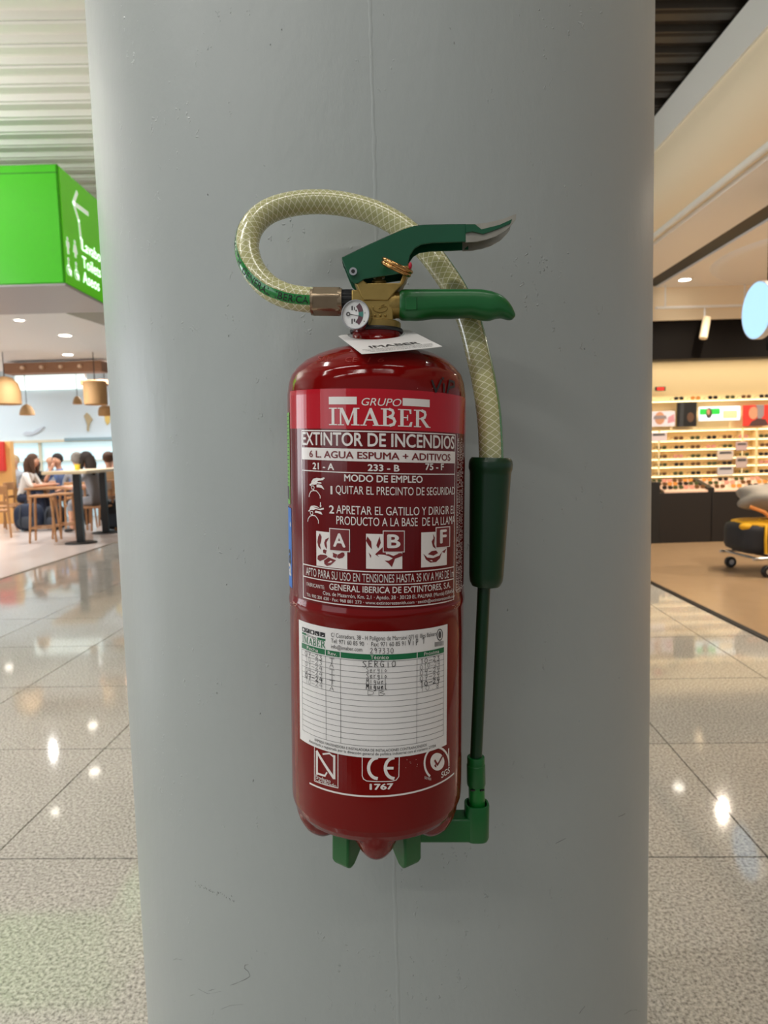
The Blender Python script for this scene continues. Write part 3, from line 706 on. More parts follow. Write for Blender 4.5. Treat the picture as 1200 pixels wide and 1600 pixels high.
sticker_text('EMPRESA MANTENEDORA E INSTALADORA DE INSTALACIONES CONTRAINCENDIOS', sz(493, 1170)[0], sz(666, 1170)[0], zf(1173.8), zf(1169.8) - zf(1173.8), IK)
sticker_text('Autorizada y registrada por la direcci\u00f3n general de pol\u00edtica industrial con el n\u00famero 27704', sz(484, 1170)[0], sz(680, 1170)[0], zf(1179.6), zf(1175.4) - zf(1179.6), IK)
# company block of the sticker
bl, br = sz(473, 990)[0], sz(509, 990)[0]
P = Print(0.0006, kt)
for k_ in range(5): P.rect(bl + (br - bl) * (k_ / 5 + 0.01), bl + (br - bl) * (k_ / 5 + 0.185), zf(1003), zf(996)) 
P.build('logo_blocks', IK, stk)
P = Print(0.0008, kt)
for k_ in range(5):
    cx_ = bl + (br - bl) * (k_ / 5 + 0.1); cz_ = zf(999.5); r_ = 0.0013
    P.put([(cx_ + r_ * math.cos(t * pi / 4 + k_), cz_ + r_ * math.sin(t * pi / 4 + k_)) for t in range(8)][: (8 if k_ in (2, 0) else 4)], [tuple(range(8 if k_ in (2, 0) else 4))])
P.build('logo_symbols', MT['paper'], stk)
P = Print(0.0006, kt); P.rect(bl, bl + (br - bl) * 0.22, zf(1008.0), zf(1004.6)); P.rect(bl + (br - bl) * 0.7, br, zf(1009), zf(1005.6)); P.build('logo_bar', MT['pgreen'], stk)
sticker_text('Grupo', bl + (br - bl) * 0.25, bl + (br - bl) * 0.66, zf(1008.5), zf(1004.5) - zf(1008.5), IG)
SK0 = SKEW; SKEW = kt
sw = (sz(473, 1005)[0], sz(509, 1005)[0])
P = Print(0.0006, kt); tot = sum(SERIF[c][0] for c in 'IMABER'); kx = (br - bl) / tot; x_ = 0; zb_ = zf(1020.5); hh = zf(1009.5) - zb_
for c in 'IMABER':
    w_, polys, strokes = SERIF[c]
    for p_ in polys: P.poly([(bl + (x_ + a) * kx, zb_ + b * hh) for a, b in p_])
    for p_, ww in strokes: P.stroke([(bl + (x_ + a) * kx, zb_ + b * hh) for a, b in p_], ww * kx)
    x_ += w_
P.build('serif_lettering', MT['pgreen'], stk); SKEW = SK0
P = Print(0.0006, 0); shape(P, arcp(686.5, 991.5, 4.3, 0, 360, 20, 2.0), 's', 1.6); shape(P, arcp(686.5, 991.5, 2.2, 0, 360, 16, 2.6)[:-1]); P.build('seal', IG, stk)
P = Print(0.0006, 0)
for k_ in range(7):
    xx = 679.3 + 2 * k_; shape(P, [(xx, 1003.5 - 0.35 * k_), (xx, 1010 - 0.35 * k_)], 's', 1.35)
P.build('code_bars', IK, stk)

# ---- handwriting as pen strokes
HW = {'0': [[(.5, 1), (.15, .8), (.1, .3), (.4, 0), (.75, .2), (.8, .7), (.5, 1)]], '1': [[(.3, .75), (.6, 1), (.55, 0)]], '2': [[(.1, .8), (.45, 1), (.75, .8), (.5, .4), (.1, .05), (.85, .05)]],
 '3': [[(.15, .95), (.7, .95), (.4, .6), (.75, .4), (.6, .05), (.1, .05)]], '4': [[(.35, 1), (.15, .45), (.85, .5)], [(.75, .95), (.6, -.1)]], '7': [[(.1, .95), (.8, .95), (.45, 0)], [(.3, .5), (.75, .5)]], '8': [[(.7, .9), (.3, .95), (.3, .65), (.7, .35), (.6, 0), (.2, .1), (.35, .45), (.75, .8), (.7, .9)]],
 '9': [[(.75, .75), (.4, 1), (.15, .75), (.4, .5), (.75, .75), (.6, 0)]], '-': [[(.05, .45), (.95, .5)]], '.': [[(.4, .2), (.5, .25)]], ' ': [],
 'S': [[(.85, .9), (.5, 1), (.15, .8), (.5, .5), (.8, .25), (.5, 0), (.1, .1)]], 'E': [[(.8, 1), (.2, .95), (.2, 0), (.85, .05)], [(.2, .5), (.7, .55)]], 'R': [[(.2, 0), (.2, 1), (.7, .9), (.65, .55), (.2, .5), (.85, 0)]],
 'G': [[(.85, .85), (.4, 1), (.1, .5), (.35, 0), (.8, .1), (.8, .45), (.5, .45)]], 'I': [[(.5, .8), (.5, 0)], [(.5, 1), (.52, 1.05)]], 'O': [[(.5, 1), (.1, .6), (.3, 0), (.8, .2), (.8, .8), (.5, 1)]],
 'T': [[(.1, .95), (.95, 1)], [(.55, .95), (.5, 0)]], 'A': [[(.1, 0), (.45, 1), (.8, 0)], [(.2, .4), (.75, .4)]], 'v': [[(.05, .8), (.35, 0), (.8, .9)]], 'i': [[(.4, .65), (.4, 0)], [(.4, .9), (.42, .95)]], 'P': [[(.2, 0), (.2, .95), (.7, .9), (.7, .5), (.2, .45)]],
 'p': [[(.2, -.1), (.2, .7), (.6, .75), (.65, .35), (.2, .3)]], 'M': [[(.05, 0), (.2, 1), (.5, .4), (.8, 1), (.9, 0)]], 'g': [[(.7, .6), (.3, .65), (.2, .3), (.6, .2), (.7, .6), (.65, -.3), (.2, -.3)]], 'u': [[(.1, .6), (.2, .1), (.6, .1), (.75, .6), (.75, 0)]],
 'e': [[(.15, .3), (.7, .4), (.5, .65), (.15, .4), (.3, .0), (.8, .1)]], 'l': [[(.3, 1), (.3, .1), (.6, 0)]], 'r': [[(.2, .6), (.25, 0)], [(.25, .4), (.7, .65)]], 'o': [[(.4, .6), (.1, .3), (.4, 0), (.7, .3), (.4, .6)]], 'a': [[(.7, .6), (.2, .5), (.2, .1), (.6, .1), (.7, .6), (.85, 0)]], 'n': [[(.15, .6), (.2, 0)], [(.2, .4), (.6, .6), (.75, 0)]],
 'D': [[(.2, 0), (.2, 1), (.8, .7), (.75, .2), (.2, 0)]], 'B': [[(.2, 0), (.2, 1), (.7, .85), (.3, .55), (.85, .3), (.6, 0), (.2, 0)]], 'm': [[(.1, .6), (.1, 0)], [(.1, .5), (.4, .6), (.45, 0)], [(.45, .5), (.8, .6), (.85, 0)]]}
def hand(txt, px0, px1, z0, cap, w, m=None, off=0.001, k=kt, parent=None):
    s0 = sz(px0, 1040)[0]; s1 = sz(px1, 1040)[0]; step = (s1 - s0) / len(txt); P = Print(off, k)
    for i, ch in enumerate(txt):
        dy = random.uniform(-0.08, 0.1) * cap
        for st in HW.get(ch, []): P.stroke([(s0 + step * (i + a * 0.86), z0 + dy + b * cap) for a, b in st], w)
    return P.build('handwriting', m or IK, parent or stk)
rowh = (zr0 - zr1) / NR
rows = [('07-23', 'T', 'SERGIO', '10-23', .00042), ('10-23', 'A', 'Sergio', '010-24', .0003), ('01-24', 'T', 'Sergio', '04-24', .00036), ('04-24', 'T', 'Miguel', '07-24', .00036), ('07-24', 'T', 'Miguel', '10-24', .0006), ('10-24', 'A', 'DB', '10.8', .00028)]
for k_, (d, t, nm, nx, w_) in enumerate(rows):
    zb_ = zr0 - rowh * (k_ + 0.88); c_ = rowh * 0.82
    hand(d, 478, 506, zb_ + 0.0003, c_, w_); hand(t, 515, 525, zb_, c_, w_)
    big = nm == 'SERGIO'
    hand(nm, 566 if big else 572, 620 if big else 606, zb_ - (0.0006 if big else 0), c_ * (1.3 if big else 1.0), w_ * (1.1 if big else 1)); hand(nx, 655, 687, zb_, c_, w_)
hand('297330', 578, 616, zf(1020.3), zf(1012) - zf(1020.3), .0004); hand('viP', 637, 654, zf(1010), zf(1000) - zf(1010), .0005); hand('1', 657, 665, zf(1010), zf(1000.5) - zf(1010), .0005)
# marker pen on the shoulder
P = Print(0.0009, 0)
for st in ([(674, 595), (680, 612), (688, 594)], [(692, 600), (692.5, 612)], [(690, 591), (691.5, 592)], [(698, 613), (701, 595), (708, 597), (708, 604), (700, 606)]):
    shape(P, st, 's', 3.8)
P.build('marker_writing', IK, ext)
# raised stamp on the dome and small paint chips
P = Print(0.0004, 0)
for tx, xa, xb, yb in (('SAM', 497, 521, 564), ('CE', 540, 559, 565.5), ('1 6', 574, 600, 566)):
    vs, fs_ = glyphs(tx, 0.0, 0.2); a = min(v[0] for v in vs); b = max(v[0] for v in vs)
    P.put([sz(xa + (xb - xa) * (x - a) / (b - a), yb - 7.5 * y / CAP) for x, y in vs], fs_)
P.build('stamped_lettering', mat('stamp_worn_red', (142, 34, 30), 0.25), ext)
P = Print(0.0006, 0); chip = mat('chipped_primer', (196, 150, 140), 0.5)
for _ in range(34):
    c = random.random()
    x, y = (random.uniform(455, 475), random.uniform(937, 948)) if c < .3 else (random.uniform(702, 718), random.uniform(944, 950)) if c < .55 else (random.uniform(650, 680), random.uniform(600, 608)) if c < .75 else (random.uniform(630, 652), random.uniform(1185, 1220))
    w_ = random.uniform(0.8, 2.2); shape(P, [(x, y), (x + w_, y + random.uniform(-.4, .4)), (x + w_ * .7, y + random.uniform(.5, 1.2)), (x + w_ * .1, y + .8)])
P.build('paint_chips', chip, ext)['kind'] = 'stuff'
# stickers on the left flank
st1, st2 = -REXT * rad(112), sz(453.5, 720)[0]
P = Print(0.0004, 0); P.rect(st1, st2, sz(470, 791)[1], sz(470, 642)[1]); gs = P.build('inspection_sticker', MT['stgreen'], ext); gs['label'] = 'green sticker with black lines on the left flank'
P = Print(0.0006, 0)
for k_ in range(22):
    z_ = sz(470, 648 + k_ * 6.4)[1]; ln = random.uniform(0.006, 0.016); P.rect(st2 - 0.002 - ln, st2 - 0.002, z_ - 0.0004, z_ + 0.0004)
P.rect(st2 - 0.016, st2 - 0.003, sz(470, 783)[1], sz(470, 762)[1]); P.build('sticker_lines', MT['inkgrey'], gs)
st3 = sz(456.5, 860)[0]
P = Print(0.0004, 0); P.rect(st1, st3, sz(470, 925)[1], sz(470, 797)[1]); bs = P.build('blue_sticker', MT['stblue'], ext); bs['label'] = 'blue sticker with white letters on the left flank'
for tx, yb, cap, m_, wd in (('a', 886, 0.017, MT['inkgrey'], 0.011), ('ra', 906, 0.015, PW, 0.019), ('.', 826, 0.02, PW, 0.003)):
    vs, fs_ = glyphs(tx, 0.03); a = min(v[0] for v in vs); b = max(v[0] for v in vs); z_ = sz(470, yb)[1]
    P = Print(0.0006, 0); P.put([(st3 - 0.002 - wd + wd * (x - a) / (b - a), z_ + cap * y / CAP) for x, y in vs], fs_); P.build('lettering', m_, bs)

# ---- valve, gauge, levers
def px_poly(pts, yl=0.0): return [(Lp(x, y, yl).x, Lp(x, y, yl).z) for x, y in pts]
PXM = rr(100, 480) / 100                                # metres per pixel near the valve
valve = eb(MB().prism(px_poly([(550, 457), (560, 457), (575, 457), (612, 457), (614, 462), (614, 505), (622, 508), (624, 519), (551, 519), (551, 505), (556, 500), (550, 486)]), -0.0108, 0.0108), 'valve_body', MT['brass'], bevel=0.0012, smooth=40)
valve['label'] = 'cast brass valve body'
eb(MB().prism(px_poly([(553, 440), (562, 461), (568, 474), (606, 474), (618, 460), (630, 448), (644, 418), (635, 416), (624, 447), (573, 447), (565, 438)]), -0.0119, 0.0119), 'lever_bracket', MT['brass'], bevel=0.001, smooth=40)
def cyl_px(b, x0, x1, y, rpx, yl=0.0, n=24):
    return b.bar(Lp(x0, y, yl), Lp(x1, y, yl), rpx * PXM, n=n)
b = MB(); cyl_px(b, 549, 562, 469, 14); eb(b, 'outlet_stub', MT['brass'], smooth=40)
b = MB(); cyl_px(b, 608, 628, 477, 20); cyl_px(b, 611, 618, 477, 21); eb(b, 'handle_boss', MT['brass'], smooth=40)
b = MB(); zc = lambda y: zz(y)
b.lathe([(0.001, zc(504)), (36 * PXM, zc(504)), (38 * PXM, zc(506)), (38 * PXM, zc(517)), (0.001, zc(517))], 40); eb(b, 'valve_collar', MT['brass'], smooth=40)
b = MB(); b.lathe([(0.001, zc(515.5)), (41 * PXM, zc(515.5)), (42 * PXM, zc(518)), (41 * PXM, zc(521)), (0.001, zc(521))], 40); eb(b, 'gasket', MT['rubber'], smooth=40)
b = MB(); b.torus(Lp(588.5, 518, 0), (0, 0, 1), 39 * PXM, 0.0012); 
# cast mark: an open ring, two ticks and three studs
b = MB(); c0 = Lp(594, 481, -0.011)
b.sweep([c0 + Vector((11 * PXM * math.cos(rad(t)), 0, 6.5 * PXM * math.sin(rad(t)))) for t in range(-200, 20, 12)], 0.0005, 6)
b.sweep([c0 + Vector((x * PXM, 0, z * PXM)) for x, z in ((-2, -1), (3, 1.5), (9, 2))], 0.0005, 6); b.sweep([c0 + Vector((x * PXM, 0, z * PXM)) for x, z in ((1, 3), (6, 5))], 0.0005, 6)
for x in (586, 594.5, 602): b.sphere(Lp(x, 493, -0.0109), 0.0012, n=8, k=6)
eb(b, 'cast_mark', MT['brass'], valve, smooth=60)
# black collar and coupling nut
b = MB(); cyl_px(b, 531, 552, 469.5, 15.5); 
for k_ in range(16):
    t = 2 * pi * k_ / 16; cA = Lp(534, 469.5, 0); r_ = 15.5 * PXM
    b.box(cA.x, cA.x + 17 * PXM, cA.y + r_ * math.cos(t) - 0.0006, cA.y + r_ * math.cos(t) + 0.0006, cA.z + r_ * math.sin(t) - 0.0006, cA.z + r_ * math.sin(t) + 0.0006)
eb(b, 'black_collar', MT['rubber'], smooth=40)
b = MB(); A_, B_ = Lp(487, 471, 0), Lp(533, 471.5, 0); b.bar(A_, B_, 22.5 * PXM, n=6)
nut = eb(b, 'coupling_nut', MT['nickel'], bevel=0.0016, smooth=40)
b = MB(); b.bar(Lp(486, 471), Lp(490, 471), 21 * PXM, n=28); eb(b, 'nut_flange', MT['nickel'], nut, smooth=40)
b = MB(); b.bar(Lp(528, 471.5), Lp(534.5, 471.5), 20.5 * PXM, n=28); eb(b, 'nut_flange', MT['nickel'], nut, smooth=40)
# pressure gauge
gc = Lp(556, 492, -0.028); gn = Vector((-0.20, -1, 0.0)).normalized(); gxv = Vector((0, 0, 1)).cross(gn).normalized() * 1; gyv = gn.cross(gxv).normalized()
if gxv.x < 0: gxv = -gxv
gyv = Vector((0, 0, 1)); GR = 23.0 * PXM * 0.955
def gp(x, y, d): return gc + gxv * (x * GR) + gyv * (y * GR) + gn * d
def disc(b, r, d, n=40, cx=0, cy=0): return b.add([gp(cx + r * math.cos(2 * pi * i / n), cy + r * math.sin(2 * pi * i / n), d) for i in range(n)], [tuple(range(n))])
b = MB(); ring_p = [(0.90, 0.0), (0.93, 0.0022), (0.985, 0.0022), (1.0, 0.0), (1.0, -0.010), (0.9, -0.012), (0.4, -0.012), (0.4, -0.02)]
n_ = 48; b.add([gp(r * math.cos(2 * pi * i / n_), r * math.sin(2 * pi * i / n_), d) for r, d in ring_p for i in range(n_)], [(k * n_ + i, k * n_ + (i + 1) % n_, (k + 1) * n_ + (i + 1) % n_, (k + 1) * n_ + i) for k in range(len(ring_p) - 1) for i in range(n_)])
gauge = eb(b, 'pressure_gauge', MT['chrome'], smooth=40); gauge['label'] = 'small round pressure gauge with chrome rim'
b = MB(); disc(b, 0.91, 0.0002); eb(b, 'dial', MT['dial'], gauge)
def gsector(b, cx, cy, r0_, r1_, a, c_, d, n=14):
    ps = [gp(cx + r0_ * math.cos(rad(a + (c_ - a) * i / n)), cy + r0_ * math.sin(rad(a + (c_ - a) * i / n)), d) for i in range(n + 1)] + [gp(cx + r1_ * math.cos(rad(a + (c_ - a) * i / n)), cy + r1_ * math.sin(rad(a + (c_ - a) * i / n)), d) for i in range(n + 1)]
    b.add(ps, [(i, i + 1, n + 2 + i, n + 1 + i) for i in range(n)])
b = MB(); gsector(b, -0.52, 0.06, 0.72, 1.05, 8, 42, 0.0004); eb(b, 'dial_zone', MT['dialarc'], gauge)
b = MB(); gsector(b, -0.52, 0.06, 0.72, 1.05, -45, -12, 0.0004); eb(b, 'dial_zone', MT['dialarc'], gauge)
b = MB(); gsector(b, -0.52, 0.06, 0.72, 1.05, -12, 8, 0.0004); eb(b, 'dial_zone', MT['dialgreen'], gauge)
b = MB(); gsector(b, -0.52, 0.06, 0.07, 0.15, 0, 360, 0.0009, 20); b.add([gp(-0.40, 0.07, .0009), gp(-0.40, 0.02, .0009), gp(0.34, -0.13, .0009), gp(0.34, -0.09, .0009)], [(0, 1, 2, 3)]); eb(b, 'needle', MT['inkgrey'], gauge)
b = MB()
for x, y, w_, h_ in ((-.3, .45, .10, .28), (-.12, .42, .06, .2), (-.02, .28, .1, .1), (-.3, -.42, .08, .34), (-.14, -.36, .1, .2), (0.0, -.5, .06, .1), (.62, .1, .04, .1), (.55, -.45, .08, .06)):
    b.add([gp(x, y - h_ / 2, .0005), gp(x + w_, y - h_ / 2, .0005), gp(x + w_, y + h_ / 2, .0005), gp(x, y + h_ / 2, .0005)], [(0, 1, 2, 3)])
eb(b, 'dial_marks', MT['inkgrey'], gauge)
b = MB(); b.bar(gc + gn * -0.012, Vector((gc.x + 0.006, -0.010, gc.z)), 0.006, n=16); eb(b, 'gauge_stem', MT['brass'], smooth=40)
# plunger under the lever
b = MB(); pc_ = Lp(592, 440, 0)
b.lathe([(0.001, 0.006), (9 * PXM, 0.006), (10 * PXM, 0.0045), (9 * PXM, 0.003), (5 * PXM, 0.003), (5 * PXM, 0.0005), (11 * PXM, 0.0005), (12 * PXM, -0.001), (11 * PXM, -0.0025), (7 * PXM, -0.0025), (7 * PXM, -0.006)], 28, pc_)
eb(b, 'plunger', MT['brass'], smooth=40)
# squeeze lever: folded channel of green sheet
YL = 0.0135
side = [(534, 402), (550, 394.5), (575, 382.5), (605, 369), (632, 357.5), (646, 353), (662, 351), (706, 350), (730, 350), (738, 352), (738, 377), (706, 378.5), (675, 379.5), (658, 382), (648, 388), (641, 398), (637.5, 412), (634, 421), (628, 427), (600, 431), (569, 436), (560, 442), (554, 443.5), (548, 438), (541, 422), (534.5, 406)]
sp_ = px_poly(side, -YL)
lever = eb(MB().prism(sp_, -YL, -YL + 0.0016), 'squeeze_lever', MT['leverg'], bevel=0.0005, smooth=40); lever['label'] = 'green painted steel squeeze lever with worn bare tip'
eb(MB().prism(sp_, YL - 0.0016, YL), 'lever_side', MT['leverg'], lever, bevel=0.0005, smooth=40)
top = sp_[:10]; vs = []; 
for x, z in top: vs += [(x, -YL, z), (x, YL, z), (x, YL, z - 0.0016), (x, -YL, z - 0.0016)]
eb(MB().add(vs, [f for i in range(len(top) - 1) for f in ((4 * i, 4 * i + 4, 4 * i + 5, 4 * i + 1), (4 * i + 3, 4 * i + 2, 4 * i + 6, 4 * i + 7))]), 'lever_web', MT['leverg'], lever, smooth=40)
# flared tip: a shallow spoon whose paint is worn off
tipx = [(728, 350, 378.5), (745, 350, 377.5), (760, 348.5, 374.5), (775, 345.5, 369.5), (790, 341.5, 361), (801, 337, 350), (806, 335.5, 343)]
vs = []; nn = 9
for i, (x, yt, yb_) in enumerate(tipx):
    zt_, zb2 = Lp(x, yt, -YL).z, Lp(x, yb_, -YL).z; X = Lp(x, yt, -YL).x; wy = YL + 0.0022 * i / 6 * (1 if i < 6 else 0.75)
    sec = [(-wy, zb2), (-wy, zt_ + 0), (-wy * 0.5, zt_ - 0.0012), (wy * 0.5, zt_ - 0.0012), (wy, zt_), (wy, zb2), (wy - 0.0016, zb2), (wy - 0.0022, zt_ - 0.002), (-wy + 0.0022, zt_ - 0.002), (-wy + 0.0016, zb2)]
    vs += [(X, y, z) for y, z in sec]
k_ = 10
tip = eb(MB().add(vs, [(i * k_ + j, i * k_ + (j + 1) % k_, (i + 1) * k_ + (j + 1) % k_, (i + 1) * k_ + j) for i in range(len(tipx) - 1) for j in range(k_)] + [tuple(range(k_)), tuple(range(6 * k_, 7 * k_))]), 'lever_tip', MT['steel'], lever, smooth=30); tip['label'] = 'bare steel lever tip'
yo = -YL - 0.0016
eb(MB().prism(px_poly([(728, 351), (742, 351), (752, 359), (780, 352), (800, 343), (797, 350), (778, 358), (755, 366), (738, 362), (728, 364)], yo), yo - 0.0012, yo + 0.0028), 'paint_strip', MT['leverg'], lever)
# pivot, safety pin and ring
b = MB(); pv = Lp(552, 425.5, -YL); b.bar((pv.x, -YL - 0.0035, pv.z), (pv.x, YL + 0.003, pv.z), 0.0034, n=18); pin = eb(b, 'pivot_pin', MT['chrome'], smooth=40)
b = MB(); b.bar((pv.x, -YL - 0.0037, pv.z), (pv.x, -YL - 0.003, pv.z), 0.0017, n=14); eb(b, 'pin_bore', MT['rubber'], pin, smooth=40)
rc = Lp(621, 415, -0.024); dA, dB = Lp(596, 403, -0.024), Lp(647, 428, -0.024); lng = (dB - dA); RR = lng.length / 2 - 0.0005
axn = Vector((-lng.z, 0, lng.x)).normalized() * 0.97 + Vector((0, -0.24, 0))
if axn.z < 0: axn = Vector((-axn.x, axn.y, -axn.z))
b = MB(); b.torus(rc, axn, RR - 0.0022, 0.0019, 48, 12); b.torus(rc + axn.normalized() * -0.0030, axn, RR - 0.0026, 0.0019, 48, 12); ring = eb(b, 'safety_ring', MT['ringm'], smooth=80); ring['label'] = 'brass wire safety ring'
b = MB(); pq = Lp(634, 424, -0.02); b.bar((pq.x, -0.030, pq.z), (pq.x, 0.02, pq.z), 0.0022, n=14); eb(b, 'safety_pin', MT['ringm'], smooth=40)
b = MB(); pq = Lp(641, 415, -0.019); b.sphere(pq, 0.0016, 0.0016, 0.003, n=10, k=6); eb(b, 'seal_wire', mat('red_seal', (190, 30, 60), 0.4), smooth=80)
# carrying handle, a moulded green grip
top_px = [(624, 455), (630, 453.5), (650, 453), (680, 453), (710, 453), (735, 453), (752, 453.5), (765, 456), (777, 460), (787, 466), (795, 474), (800.5, 482), (804, 490)]
bot_px = [(624, 499), (630, 500.5), (650, 500), (680, 498.5), (710, 496.5), (735, 496.5), (752, 499.5), (765, 500.5), (777, 497.5), (787, 497.5), (795, 500), (800.5, 500), (804, 496)]
def interp(tab, x):
    for (a, c), (b_, d) in zip(tab, tab[1:]):
        if a <= x <= b_: return c + (d - c) * (x - a) / (b_ - a)
    return tab[-1][1]
xs = [624, 627, 632] + [632 + 4.2 * i for i in range(1, 33)] + [770, 775, 780, 785, 790, 794, 798, 801, 803, 804.2]
vs = []; n_ = 28
for i, x in enumerate(xs):
    xx = min(x, 804); zt_, zb2 = Lp(x, interp(top_px, xx), 0).z, Lp(x, interp(bot_px, xx), 0).z
    wv = math.sin((xx - 640) / 160 * pi * 6) * 0.0004 if 640 < xx < 790 else 0
    cz, hz = (zt_ + zb2) / 2, (zt_ - zb2) / 2; hy = 0.0135 * (1 if xx < 760 else math.sqrt(max(0.02, 1 - ((xx - 760) / 46) ** 2)))
    if i == 0: hz *= 0.93; hy *= 0.93
    for j in range(n_):
        t = 2 * pi * j / n_; c_, s_ = math.cos(t), math.sin(t); e_ = 0.72
        vs.append((Lp(x, 477, 0).x, hy * math.copysign(abs(c_) ** e_, c_), cz + (hz + (wv if s_ < 0 else 0)) * math.copysign(abs(s_) ** e_, s_)))
fsx = [(i * n_ + j, i * n_ + (j + 1) % n_, (i + 1) * n_ + (j + 1) % n_, (i + 1) * n_ + j) for i in range(len(xs) - 1) for j in range(n_)] + [tuple(range(n_)), tuple(range((len(xs) - 1) * n_, len(xs) * n_))]
grip = eb(MB().add(vs, fsx), 'carrying_handle', MT['green'], smooth=50); grip['label'] = 'green moulded plastic carrying handle'
eb(MB().prism(px_poly([(633.5, 464), (651, 464), (651, 484), (633.5, 484)], -0.0135), -0.0142, -0.0125), 'grip_patch', MT['green'], grip, bevel=0.0004)
# neck card
C0, C1, C2 = Lp(527, 524, 0.0), Lp(566, 553.5, -0.084), Lp(692, 542, -0.064); ux = C2 - C1; vx = C0 - C1; nx_ = ux.cross(vx).normalized(); nx_ = nx_ if nx_.z > 0 else -nx_
hc_ = Vector((0, 0, 0)); t_ = ((C1 - hc_).dot(nx_)) / nx_.z; hc_ = Vector((0, 0, t_))
def card_uv(p):
    d = p - C1; a_, b_, c_ = ux.dot(ux), ux.dot(vx), vx.dot(vx); p1, p2 = d.dot(ux), d.dot(vx); D_ = a_ * c_ - b_ * b_
    return (p1 * c_ - p2 * b_) / D_, (p2 * a_ - p1 * b_) / D_
hu, hv = card_uv(hc_); vs = []; n_ = 48
for i in range(n_):
    t = 2 * pi * i / n_; du, dv = math.cos(t), math.sin(t)
    ru, rv = 0.0262 / ux.length, 0.0262 / vx.length
    inn = C1 + ux * (hu + du * ru) + vx * (hv + dv * rv)
    lim = min(((1 - hu) / du) if du > 1e-6 else ((0 - hu) / du if du < -1e-6 else 9), ((1 - hv) / dv) if dv > 1e-6 else ((0 - hv) / dv if dv < -1e-6 else 9))
    out = C1 + ux * (hu + du * lim) + vx * (hv + dv * lim)
    for p in (inn, out): vs += [p + nx_ * 0.0002, p - nx_ * 0.0002]
fsx = []
for i in range(n_):
    a, c_ = 4 * i, 4 * ((i + 1) % n_); fsx += [(a, a + 2, c_ + 2, c_), (a + 1, c_ + 1, c_ + 3, a + 3), (a, c_, c_ + 1, a + 1), (a + 2, a + 3, c_ + 3, c_ + 2)]
for cu2, cv2 in ((0, 0), (1, 0), (1, 1), (0, 1)): pass
card = eb(MB().add(vs, fsx), 'neck_card', MT['paper']); card['label'] = 'white printed card slipped over the neck'
def card_text(tx, u0_, u1_, v0_, cap, m_, bold=0.0):
    vs, fs_ = glyphs(tx, bold); a = min(v[0] for v in vs); b2 = max(v[0] for v in vs)
    eb(MB().add([C1 + ux * (u0_ + (u1_ - u0_) * (x - a) / (b2 - a)) + vx * (v0_ + cap * y / CAP) + nx_ * 0.0004 for x, y in vs], fs_), 'lettering', m_, card)
card_text('IMABER', 0.18, 0.82, 0.21, 0.10, IG, 0.03)
card_text('ESTE EXTINTOR HA SIDO REVISADO SEGUN NORMATIVA VIGENTE', 0.06, 0.94, 0.145, 0.034, IG)
card_text('PARA SU MANTENIMIENTO CONSULTE AL SERVICIO TECNICO', 0.08, 0.92, 0.09, 0.034, IG)
card_text('NO RETIRAR ESTA ETIQUETA DEL APARATO', 0.12, 0.88, 0.035, 0.034, IG)

# ---- braided hose
hp = [(489, 469, 0), (470, 467, 0), (445, 461.5, 0.001), (418, 447, 0.005), (396, 421, 0.011), (386, 388, 0.019), (393, 356, 0.028), (417, 332, 0.038), (455, 319, 0.047), (500, 315.5, 0.053), (545, 320.5, 0.055), (590, 334, 0.054), (630, 357, 0.051), (665, 389, 0.047), (692, 424, 0.042), (713, 457, 0.036), (733, 502, 0.029), (748, 560, 0.020), (757, 602, 0.014), (764, 650, 0.008), (767, 700, 0.004), (767.5, 735, 0.003)]
ctl = [Lp(*p) for p in hp]; HR = 0.0111
pts = []
for i in range(len(ctl) - 1):
    p0, p1, p2, p3 = ctl[max(0, i - 1)], ctl[i], ctl[i + 1], ctl[min(len(ctl) - 1, i + 2)]
    for k_ in range(8):
        t = k_ / 8; pts.append(0.5 * ((2 * p1) + (p2 - p0) * t + (2 * p0 - 5 * p1 + 4 * p2 - p3) * t * t + (3 * p1 - p0 - 3 * p2 + p3) * t**3))
pts.append(ctl[-1]); N = len(pts)
tan = [(pts[min(i + 1, N - 1)] - pts[max(i - 1, 0)]).normalized() for i in range(N)]
slen = [0.0]
for i in range(1, N): slen.append(slen[-1] + (pts[i] - pts[i - 1]).length)
nr = 28; x = Vector((0, -1, 0)); fr_ = []
for i in range(N):
    x = (x - tan[i] * x.dot(tan[i])).normalized(); fr_.append((x.copy(), tan[i].cross(x)))
b = MB(); b.add([pts[i] + (fr_[i][0] * math.cos(2 * pi * j / nr) + fr_[i][1] * math.sin(2 * pi * j / nr)) * HR - Vector((0, 0, ZBASE)) for i in range(N) for j in range(nr)], [(i * nr + j, i * nr + (j + 1) % nr, (i + 1) * nr + (j + 1) % nr, (i + 1) * nr + j) for i in range(N - 1) for j in range(nr)])
me = bpy.data.meshes.new('hose'); me.from_pydata(b.v, [], b.f); me.materials.append(MT['hose']); me.shade_smooth()
uvl = me.uv_layers.new(name='UVMap')
for pidx, poly in enumerate(me.polygons):
    i, j = divmod(pidx, nr)
    for li, (ii, jj) in zip(poly.loop_indices, ((i, j), (i, j + 1), (i + 1, j + 1), (i + 1, j))): uvl.data[li].uv = (slen[ii], jj / nr)
hose = link('hose', me, ext); hose['label'] = 'yellowish clear braided hose with a green stripe'
